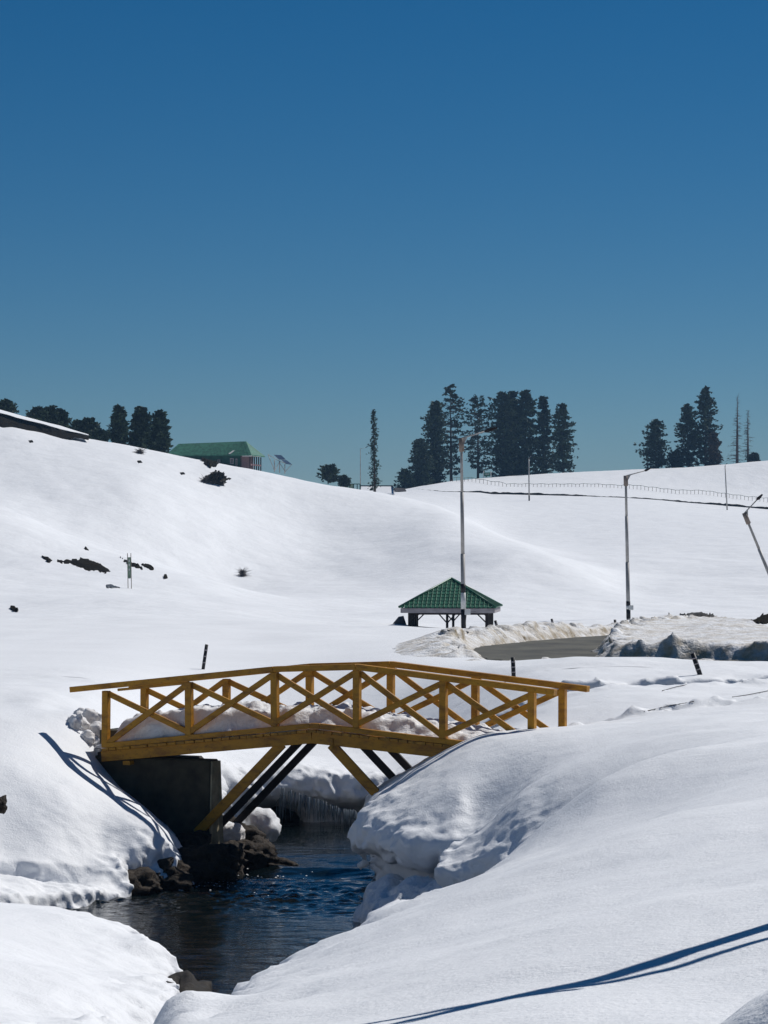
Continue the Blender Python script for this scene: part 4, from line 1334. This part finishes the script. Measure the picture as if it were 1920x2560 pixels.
def conifer(name, x, base, top, hw, dp, label, style="pine", seed=0, group="conifers on the skyline", mat='foliage'):
    r_ = np.random.default_rng(seed + 100)
    pb = P(x, base, dp); ht = (base - top) * dp / 4200.0; W = hw * (.92 if style in ('pine', 'dense', 'open') else 1.0) * dp / 4200.0
    root = thing(name, label, "tree", pb, group)
    lean = r_.normal(0, .012, 2)

    def axis(t):
        return pb + np.array([lean[0] * ht * t, lean[1] * ht * t, ht * t])
    tr = MB().tube([axis(-.03), axis(.4), axis(.98)], [max(.14, ht * (.017 if style != 'dead' else .022)), ht * (.011 if style != 'dead' else .016), .03], 7)
    tr.build("trunk", M['bark' if style != 'dead' else 'bark_grey'], root, True)
    nb = {'pine': 220, 'open': 150, 'dense': 350, 'spire': 170, 'bush': 120, 'dead': 95}[style]
    t0 = {'pine': .06, 'open': .10, 'dense': .0, 'spire': .02, 'bush': .0, 'dead': .05}[style]
    V, limb = [], MB()
    # uneven outline: a random wobble by height and side
    prof_n = r_.normal(0, 1, (14, 6))
    for k in range(nb):
        t = t0 + (1 - t0) * ((k + r_.random()) / nb) ** (1.0 if style != 'bush' else .9)
        if style in ('open', 'pine', 'dense'):
            nw = {'open': 17, 'pine': 15, 'dense': 22}[style]
            t = t0 + (1 - t0) * (round(((t - t0) / (1 - t0)) * nw) + r_.normal(0, .27)) / nw   # whorls
            t = min(max(t, t0), .995)
        az = r_.random() * 2 * math.pi
        if style == 'open':
            pr = np.interp(t, [0, .12, .3, .55, .78, .9, 1], [.35, .6, .72, .85, 1.0, .55, .30])
        elif style == 'pine':
            pr = np.interp(t, [0, .15, .4, .7, .88, 1], [.85, 1.0, .9, .66, .42, .16])
        elif style == 'dense':
            pr = np.interp(t, [0, .2, .5, .75, .9, 1], [.95, 1.0, .92, .78, .55, .22])
        elif style == 'spire':
            pr = np.interp(t, [0, .1, .25, .5, .8, 1], [1.1, 1.0, .72, .82, .55, .08])
        elif style == 'dead':
            pr = np.interp(t, [0, .2, .6, 1], [1.0, 1.0, .6, .12])
        else:
            pr = np.interp(t, [0, .3, .7, 1], [1.0, .95, .65, .22])
        wob = 1 + .22 * prof_n[int(t * 13), int(az / (2 * math.pi) * 6) % 6]
        L_ = W * pr * max(.35, wob) * r_.uniform(.5, 1.12)
        d = np.array([math.cos(az), math.sin(az), 0])
        rise = {'spire': -.35, 'dense': .10, 'pine': .12, 'open': .14, 'bush': .4, 'dead': -.05}[style] + r_.normal(0, .10) + .5 * max(0, t - .82) * 2
        b0 = axis(t)
        end = b0 + d * L_ + np.array([0, 0, L_ * rise])
        midp = (b0 + end) / 2 + np.array([0, 0, L_ * .05])
        if style in ('open', 'dead', 'pine') and (style != 'pine' or k % 3 == 0):
            limb.tube([b0, midp, end], [.05 + L_ * .012, .04, .015], 4, False)
        if style == 'dead':
            for _ in range(3):
                s0 = b0 + (end - b0) * r_.uniform(.3, .95)
                limb.tube([s0, s0 + np.array([*r_.normal(0, .35, 2), r_.normal(.05, .25)])], [.022, .008], 3, False)
            continue
        nc = {'open': 6, 'pine': 6, 'dense': 6, 'spire': 5, 'bush': 6}[style]
        s_lo = .45 if style == 'open' else .12
        for c in range(nc):
            s = s_lo + (1.02 - s_lo) * (c + r_.random()) / nc
            p = b0 + (midp - b0) * min(1, 2 * s) if s < .5 else midp + (end - midp) * (2 * s - 1)
            p = p + np.array([*r_.normal(0, .10 * L_ + .08, 2), r_.normal(-.04, .14)])
            size = r_.uniform(.33, .62) * (1.0 if style != 'spire' else .46) * (.85 + .014 * ht) * (.85 if style == 'open' else 1.0)
            m_ = 7
            o = r_.normal(0, 1, (m_, 3)); o[:, 2] = o[:, 2] * .6 + .15
            o /= np.linalg.norm(o, axis=1)[:, None]
            o = o * .75 + d * .5 + np.array([0, 0, -.1 if style == 'spire' else .18])
            a_ = r_.normal(0, 1, (m_, 3)); a_ -= o * (a_ * o).sum(1)[:, None] / (o * o).sum(1)[:, None]
            a_ /= np.linalg.norm(a_, axis=1)[:, None]
            ln = size * r_.uniform(.7, 1.25, m_)[:, None]; wd = size * r_.uniform(.22, .40, m_)[:, None]
            q0 = p + o * ln * .05
            tri = np.stack([q0 - a_ * wd * .5, q0 + o * ln * .6 - a_ * wd, q0 + o * ln, q0 + o * ln * .6 + a_ * wd], 1)
            V.append(tri.reshape(-1, 3))
    if V:
        V = np.concatenate(V); F_ = np.arange(len(V), dtype=np.int32).reshape(-1, 4)
        mesh_obj("crown", V, F_, M[mat], root, False)
    if limb.v:
        limb.build("limbs", M['bark' if style != 'dead' else 'bark_grey'], root, True)
    return root


TREES = [
    ("conifer", 14, 1046, 1006, 26, 246, "clipped dark pine top rising behind the earth bank at the far left edge", "bush"),
    ("conifer", 97, 1066, 1024, 25, 246, "round dark pine, left one of the pair over the snow capped bank", "bush"),
    ("conifer", 124, 1072, 1022, 20, 247, "middle dark pine over the snow capped bank, touching the round one", "bush"),
    ("conifer", 152, 1086, 1030, 20, 248, "right sided dark pine of the clump over the snow capped bank", "bush"),
    ("conifer", 194, 1092, 1056, 14, 246, "small dark shrub like pine near the right end of the earth bank", "bush"),
    ("conifer", 222, 1098, 1052, 24, 246, "small leaning pine at the right end of the earth bank", "bush"),
    ("conifer", 252, 1104, 1082, 22, 244, "low dark scrub on the ridge between the earth bank and the three pines", "bush"),
    ("conifer", 297, 1120, 1021, 23, 245, "narrow pine, first of the three on the ridge left of the green house", "pine"),
    ("conifer", 349, 1134, 1022, 34, 246, "broad pine, middle of the three on the ridge left of the green house", "pine"),
    ("conifer", 398, 1146, 1032, 27, 247, "pine with jagged right side, closest of the three to the green house", "pine"),
    ("conifer", 824, 1206, 1168, 24, 300, "squat dark pine showing over the ridge right of the solar panels", "bush"),
    ("conifer", 861, 1216, 1195, 11, 300, "tiny pine between the squat pine and the slender spruce", "bush"),
    ("spruce", 937, 1227, 1024, 14, 300, "tall slender isolated spruce in the middle of the skyline", "spire"),
    ("conifer", 1013, 1228, 1178, 25, 366, "low dark pine at the left foot of the central grove", "bush"),
    ("conifer", 1052, 1225, 1102, 30, 368, "pointed dark pine at the left of the central grove", "dense"),
    ("conifer", 1086, 1220, 1008, 33, 372, "narrow dense pine second from the left in the central grove", "dense"),
    ("conifer", 1128, 1210, 968, 44, 378, "tallest pine of the central grove with an open crown and bare trunk", "open"),
    ("conifer", 1195, 1202, 994, 46, 378, "open crowned pine right of the tallest, behind the nearer street lamp's arm", "open"),
    ("conifer", 1258, 1199, 985, 44, 378, "wide dense pine at the left of the thick right half of the grove", "dense"),
    ("conifer", 1281, 1197, 981, 34, 384, "dense pine wedged behind the wide one in the thick half of the grove", "dense"),
    ("conifer", 1315, 1196, 981, 40, 379, "dark round topped pine behind the pale hillside lamp", "dense"),
    ("conifer", 1358, 1194, 996, 33, 381, "pine with a rounded crown second from the right in the grove", "pine"),
    ("conifer", 1408, 1190, 1014, 38, 377, "pine standing last at the right end of the central grove", "pine"),
    ("conifer", 1640, 1178, 1054, 44, 380, "shortest broad pine, left of the right hand group on the skyline", "pine"),
    ("conifer", 1690, 1176, 1130, 26, 380, "low scrubby pine between the broad pine and the taller ones on the right", "bush"),
    ("conifer", 1722, 1175, 1014, 36, 381, "middle pine with layered branches in the right hand group", "pine"),
    ("conifer", 1764, 1173, 972, 42, 380, "tallest ragged pine of the right hand group", "pine"),
    ("conifer", 1785, 1172, 1085, 20, 378, "brownish lower pine at the foot of the tallest ragged one", "bush"),
    ("bare_tree", 1843, 1166, 990, 26, 380, "taller of the two bare dead trees at the right edge of the skyline", "dead"),
    ("bare_tree", 1870, 1163, 1026, 20, 381, "shorter bare dead tree next to the taller dead one", "dead"),
    ("conifer", 1886, 1160, 1136, 13, 380, "tiny bush like pine right of the two dead trees", "bush"),
]
for k, (nm, x, b_, t_, hw, dp, lab, st) in enumerate(TREES):
    conifer(nm, x, b_, t_, hw, dp, lab, st, k, mat='foliage_brown' if 'brownish' in lab else 'foliage')

# bushes and twigs on the slope
for k, (x, b_, t_, hw, lab) in enumerate(((542, 1210, 1190, 16, "dark twiggy bush in the snow below the green house"), (512, 1206, 1196, 12, "thin scrub left of the twiggy bush below the house"),
                                         (350, 1134, 1126, 8, "small dry tuft on the snow under the three left pines"), (606, 1441, 1427, 6, "forked stump poking from the snow in the valley"))):
    g = ground_hit(x, b_, 100)
    conifer("shrub", x, b_, t_, hw, g[1] / K, lab, 'dead' if k != 0 else 'bush', 300 + k, "shrubs on the snow slope", 'foliage_brown')

# ------------------------------------------------------------------ green roofed house on the left ridge
dh = 236.0; sh = dh / 4200.0
hc = P(530, 1168, dh); HA, HB_ = local_axes(16.0)
house = thing("house", "long low house with faded green metal roof and porch on the left ridge", "house", hc)


def hp(px, py, back=0.0):
    p = P(px, py, dh)
    a = (p[0] - hc[0]) / HA[0]
    return hc + HA * a + HB_ * back + np.array([0, 0, p[2] - hc[2]])


e0, e1 = hp(412, 1136), hp(630, 1138)
r0, r1 = hp(425, 1106.5, 3.0), hp(599, 1102, 3.0)
f0, f1 = e0 + HB_ * 6, e1 + HB_ * 6
th = np.array([0, 0, -.12])
for nm, quad in (("front_roof", (e0, e1, r1, r0)), ("hip_roof", (e1, f1, r1)), ("back_roof", (f1, f0, r0, r1)), ("end_roof", (f0, e0, r0))):
    q = list(quad); n = len(q)
    mb = MB().add(q + [p + th for p in q], [tuple(range(n)), tuple(reversed(range(n, 2 * n)))] + [(i, i + n, (i + 1) % n + n, (i + 1) % n) for i in range(n)])
    rf = mb.build(nm, M['green_old'], house)
    if nm == "front_roof":
        for k in range(1, 26):                # standing seams
            a = e0 + (e1 - e0) * k / 26; b_ = r0 + (r1 - r0) * k / 26
            MB().beam(a + np.array([0, -.01, .02]), b_ + np.array([0, -.01, .02]), HA, .05, .05).build("seam", M['green_old'], rf)
        pch = hp(574, 1122); s1 = e0 + (e1 - e0) * .735 + (r0 - e0) * .05
        s2 = e0 + (e1 - e0) * .76 + (r0 - e0) * .62
        MB().beam(s1 + np.array([0, -.05, .06]), s2 + np.array([0, -.05, .06]), HA, .28, .05).build("snow_streak", M['white'], rf)
        s1 = e0 + (e1 - e0) * .355 + (r0 - e0) * .80; s2 = e0 + (e1 - e0) * .375 + (r0 - e0) * .95
        MB().beam(s1 + np.array([0, -.05, .06]), s2 + np.array([0, -.05, .06]), HA, .42, .05).build("missing_sheet", M['dark_wood'], rf)
w0, w1 = hp(405, 1139, .35), hp(602, 1139, .35)
zb_ = P(0, 1185, dh)[2]


def wall(a, b_, t, name, mat):
    d = (b_ - a) / np.linalg.norm(b_ - a); n_ = np.array([-d[1], d[0], 0])
    A = [a, b_, b_ + n_ * t, a + n_ * t]
    lo = [np.array([p[0], p[1], zb_]) for p in A]
    return MB().hexa(lo + A).build(name, mat, house)


fw = wall(w0, w1, .15, "front_wall", M['green_wall'])
wall(w1, w1 + HB_ * 5.3, .15, "end_wall", M['pink'])
for x0, x1, y0, y1 in ((542, 549, 1149, 1156), (574, 583, 1146, 1160), (588, 592, 1147, 1166)):
    a, b_ = hp(x0, y1, .3), hp(x1, y0, .3)
    c = (a + b_) / 2; hx_, hz_ = np.linalg.norm((b_ - a)[:2]) / 2, (b_[2] - a[2]) / 2
    wd = MB()
    for sx in (-1, 1):
        wd.box(c + HA * sx * hx_ * .85, (hx_ * .18, .06, hz_), (HA, HB_, UP))
    for sz in (-1, 1):
        wd.box(c + UP * sz * hz_ * .9, (hx_ * .66, .055, hz_ * .1), (HA, HB_, UP))
    wf = wd.build("window", M['grey_wood'], house)
    MB().box(c, (hx_ * .66, .03, hz_ * .78), (HA, HB_, UP)).build("pane", M['glass'], wf)
# porch on the right end
for k, x in enumerate((614, 621, 625, 629, 633, 638)):
    b0 = [(0, .4), (1.1, .4), (2.2, .4), (3.3, .4), (4.4, .4), (5.5, .4)][k]
    p = e1 - HA * .35 + HB_ * (.4 + .95 * k)
    MB().box(np.array([p[0], p[1], (e1[2] + zb_) / 2 - .08]), (.07, .07, (e1[2] - zb_) / 2 - .1), (HA, HB_, UP)).build("porch_post", M['dark_wood'], house)
p0 = e1 - HA * .35 + HB_ * .4; p1 = p0 + HB_ * 4.75
for dz, h in ((-1.35, .22), (-.10, .10)):
    MB().beam(p0 + np.array([0, 0, dz]), p1 + np.array([0, 0, dz]), HA, .09, h).build("porch_rail", M['pink' if dz < -1 else 'white'], house)
p0 = hp(606, 1140.5, .1); p1 = e1 + np.array([0, 0, -.16])
MB().beam(p0, p1, HB_, .05, .14).build("porch_fascia", M['white'], house)

# solar panel rack
dsn = 240.0
sp = thing("solar_rack", "steel rack of tilted solar panels on the ridge right of the house", "solar panels", P(700, 1178, dsn))
for x0, yb_, yt_ in ((686, 1180, 1150), (699, 1182, 1152), (712, 1184, 1160)):
    MB().tube([P(x0, yb_, dsn), P(x0, yt_, dsn)], .07, 6).build("post", M['grey_metal'], sp, True)
for a, b_, back in (((670, 1136), (686, 1176), 0), ((686, 1176), (700, 1152), 1.2), ((728, 1163), (712, 1180), 0), ((699, 1158), (712, 1178), 1), ((670, 1136), (700, 1154), .5), ((700, 1154), (730, 1162), .5)):
    MB().tube([P(*a, dsn) + np.array([0, back, 0]), P(*b_, dsn)], .045, 5).build("strut", M['grey_metal'], sp, True)
for c in (((684, 1137), (702, 1138), (714, 1149), (697, 1149)), ((702, 1149), (716, 1151), (730, 1162), (714, 1160))):
    q = [P(*c[0], dsn) + np.array([0, 1.6, 0]), P(*c[1], dsn) + np.array([0, 1.6, 0]), P(*c[2], dsn), P(*c[3], dsn)]
    up_ = np.array([0, -.03, .07])
    MB().hexa(q[::-1] + [p + up_ for p in q[::-1]]).build("solar_panel", M['panel'], sp)

# hut with a snowy roof and green railing behind the ridge
db = 312.0
hut = thing("snowy_hut", "low hut with snow covered roof half hidden behind the slender spruce", "hut", P(935, 1230, db))
q = [P(902, 1234, db), P(987, 1234, db), P(981, 1213, db) + np.array([0, 6, 0]), P(902, 1213, db) + np.array([0, 6, 0])]
MB().add(q + [p + np.array([0, 0, -.2]) for p in q], [(0, 1, 2, 3), (7, 6, 5, 4), (0, 4, 5, 1), (1, 5, 6, 2), (2, 6, 7, 3), (3, 7, 4, 0)]).build("snowy_roof", M['snow_far'], hut)
MB().beam(P(900, 1212.6, db) + np.array([0, 5.9, 0]), P(981.5, 1212.6, db) + np.array([0, 5.9, 0]), np.array([0, 1.0, 0]), .3, .18).build("ridge_board", M['dark_wood'], hut)
MB().beam(P(981, 1212.6, db) + np.array([0, 5.9, 0]), P(988, 1226, db), np.array([0, 1.0, 0]), .3, .15).build("verge_board", M['dark_wood'], hut)
MB().hexa([P(902, 1238, db) + np.array([0, .5, -.5]), P(985, 1238, db) + np.array([0, .5, -.5]), P(981, 1238, db) + np.array([0, 9, -.5]), P(902, 1238, db) + np.array([0, 9, -.5]),
           P(902, 1234, db) + np.array([0, .5, -.3]), P(985, 1234, db) + np.array([0, .5, -.3]), P(981, 1215, db) + np.array([0, 9, -.3]), P(902, 1215, db) + np.array([0, 9, -.3])]).build("hut_wall", M['dark_wood'], hut)
dk = thing("dark_hut", "dark low roof at the left foot of the central grove", "hut", P(990, 1226, 330))
MB().add([P(974, 1228, 328), P(1016, 1228, 328), P(1016, 1227, 334), P(974, 1228, 334), P(988, 1219, 331), P(1012, 1221, 331)],
         [(0, 1, 5, 4), (2, 3, 4, 5), (3, 0, 4), (1, 2, 5), (3, 2, 1, 0)]).build("roof", M['dark_wood'], dk)
MB().box(P(996, 1231, 331), (1.2, .22, .15)).build("wall", M['dark_wood'], dk)
gk = thing("green_kiosk", "small green railed structure on the skyline left of the slender spruce", "kiosk", P(888, 1222, 306))
for x in (873, 884, 893, 900):
    MB().tube([P(x, 1226, 306), P(x, 1209.5, 306)], .09, 5).build("post", M['green_wall'], gk, True)
MB().beam(P(871, 1210, 306), P(901, 1210, 306), np.array([0, 1., 0]), .5, .14).build("top_rail", M['green_wall'], gk)
MB().hexa([P(874, 1222, 306), P(884, 1224, 306), P(884, 1224, 307), P(874, 1222, 307), P(874, 1211, 306), P(884, 1211, 306), P(884, 1211, 307), P(874, 1211, 307)]).build("side_panel", M['sign_pale'], gk)

# ------------------------------------------------------------------ fence on the right hill and green notice board
fx = np.array([1130, 1160, 1175, 1200, 1222, 1262, 1300, 1390, 1480, 1562, 1600, 1680, 1700, 1760, 1800, 1870, 1935], float)
fy = np.array([1204, 1204, 1203, 1208, 1212, 1217, 1217, 1217.5, 1217, 1221, 1224, 1234, 1235, 1236, 1242, 1251, 1257], float)
fence = None
prev = None
xs = np.arange(1132, 1930, 9.6)
heights = 10.0
for k, x in enumerate(xs):
    g = ground_hit(x, np.interp(x, fx, fy), 280)
    if g is None or g[1] / K > 380:
        g = at_depth(x, 346.0)
    if fence is None:
        fence = thing("hill_fence", "long low pipe railing fence running across the right hillside", "fence", g)
    hgt = (.62 if (x > 1262 and x < 1560) else .82) * (1 + .1 * math.sin(k * 1.7))
    top_ = g + np.array([0, 0, hgt])
    MB().tube([g - np.array([0, 0, .5]), top_], .045, 5).build("post", M['rust_metal'], fence)
    if prev is not None:
        MB().tube([prev, top_], .04, 4).build("rail", M['green_wall'], fence)
    prev = top_
nb = thing("notice_board", "small green notice board with pale frame at the foot of the central grove", "notice board", at_depth(1218, 371))
dn = 370.0
c = P(1218, 1186, dn)
for x in (1209, 1227):
    MB().tube([P(x, 1204, dn), P(x, 1178, dn)], .10, 5).build("post", M['white'], nb, True)
MB().box(c, (.68, .05, .42)).build("board", M['sign_green'], nb)
MB().box(c + np.array([0, -.055, .12]), (.5, .006, .05)).build("lettering_line", M['white'], nb)
MB().box(c + np.array([0, -.055, -.08]), (.45, .006, .04)).build("lettering_line", M['white'], nb)

# wires lying on the snow right of the bridge
for pts, lab in ((((1655, 1728), (1690, 1718), (1716, 1713)), "short dark wire lying on the snow below the leaning marker post"),
                 (((1610, 1780), (1670, 1766), (1734, 1755)), "longer dark wire on the snow right of the bridge end"),
                 (((1830, 1744), (1870, 1738), (1920, 1728)), "dark wire on the snow at the right edge above the trail")):
    q = []
    for (xa, ya), (xb, yb2) in zip(pts[:-1], pts[1:]):
        for t in np.linspace(0, 1, 8):
            q.append(ground_hit(xa + (xb - xa) * t, ya + (yb2 - ya) * t, 20) + np.array([0, 0, .012]))
    tag(MB().tube(q, .008, 4).build("wire", M['black'], None, True, origin=q[0]), lab, "wire")

# pole out of frame on the right whose shadow falls over the near snow
ug = at_depth(2540, 9.2)
pole = thing("unseen_utility_pole", "unseen wooden utility pole with raking prop and short crossarm, out of frame beside the near snow slope", "utility pole", ug)
ptop = ug + np.array([-.15, 0.75, 6.6])
MB().tube([ug - UP * .5, ug + (ptop - ug) * .5, ptop], [.10, .078, .035], 10).build("shaft", M['bark_grey'], pole, True)
MB().tube([ug + np.array([.62, -.66, -.4]), ug + (ptop - ug) * .62], [.06, .038], 8).build("prop", M['bark_grey'], pole, True)
c = ug + (ptop - ug) * .62
MB().beam(c + np.array([-.55, .02, .10]), c + np.array([.30, -.04, -.14]), UP, .06, .05).build("crossarm", M['bark_grey'], pole)
MB().tube([c + np.array([-.25, -.28, .22]), c + np.array([.18, .20, -.12])], .02, 6).build("brace", M['rust_metal'], pole, True)

# ------------------------------------------------------------------ thin mountain air between the near snow and the ridges
hz = MB().box((0, 1010, 26), (2300, 1050, 36)).build("haze", None)
hm = bpy.data.materials.new("haze_air"); hm.use_nodes = True
hN = hm.node_tree.nodes; hN.remove(hN["Principled BSDF"])
pvn = hN.new("ShaderNodeVolumePrincipled")
pvn.inputs["Color"].default_value = (0.34, 0.62, 1.0, 1)
pvn.inputs["Density"].default_value = 0.00018
hm.node_tree.links.new(pvn.outputs[0], hN["Material Output"].inputs["Volume"])
hz.data.materials.append(hm)
hz["kind"] = "stuff"
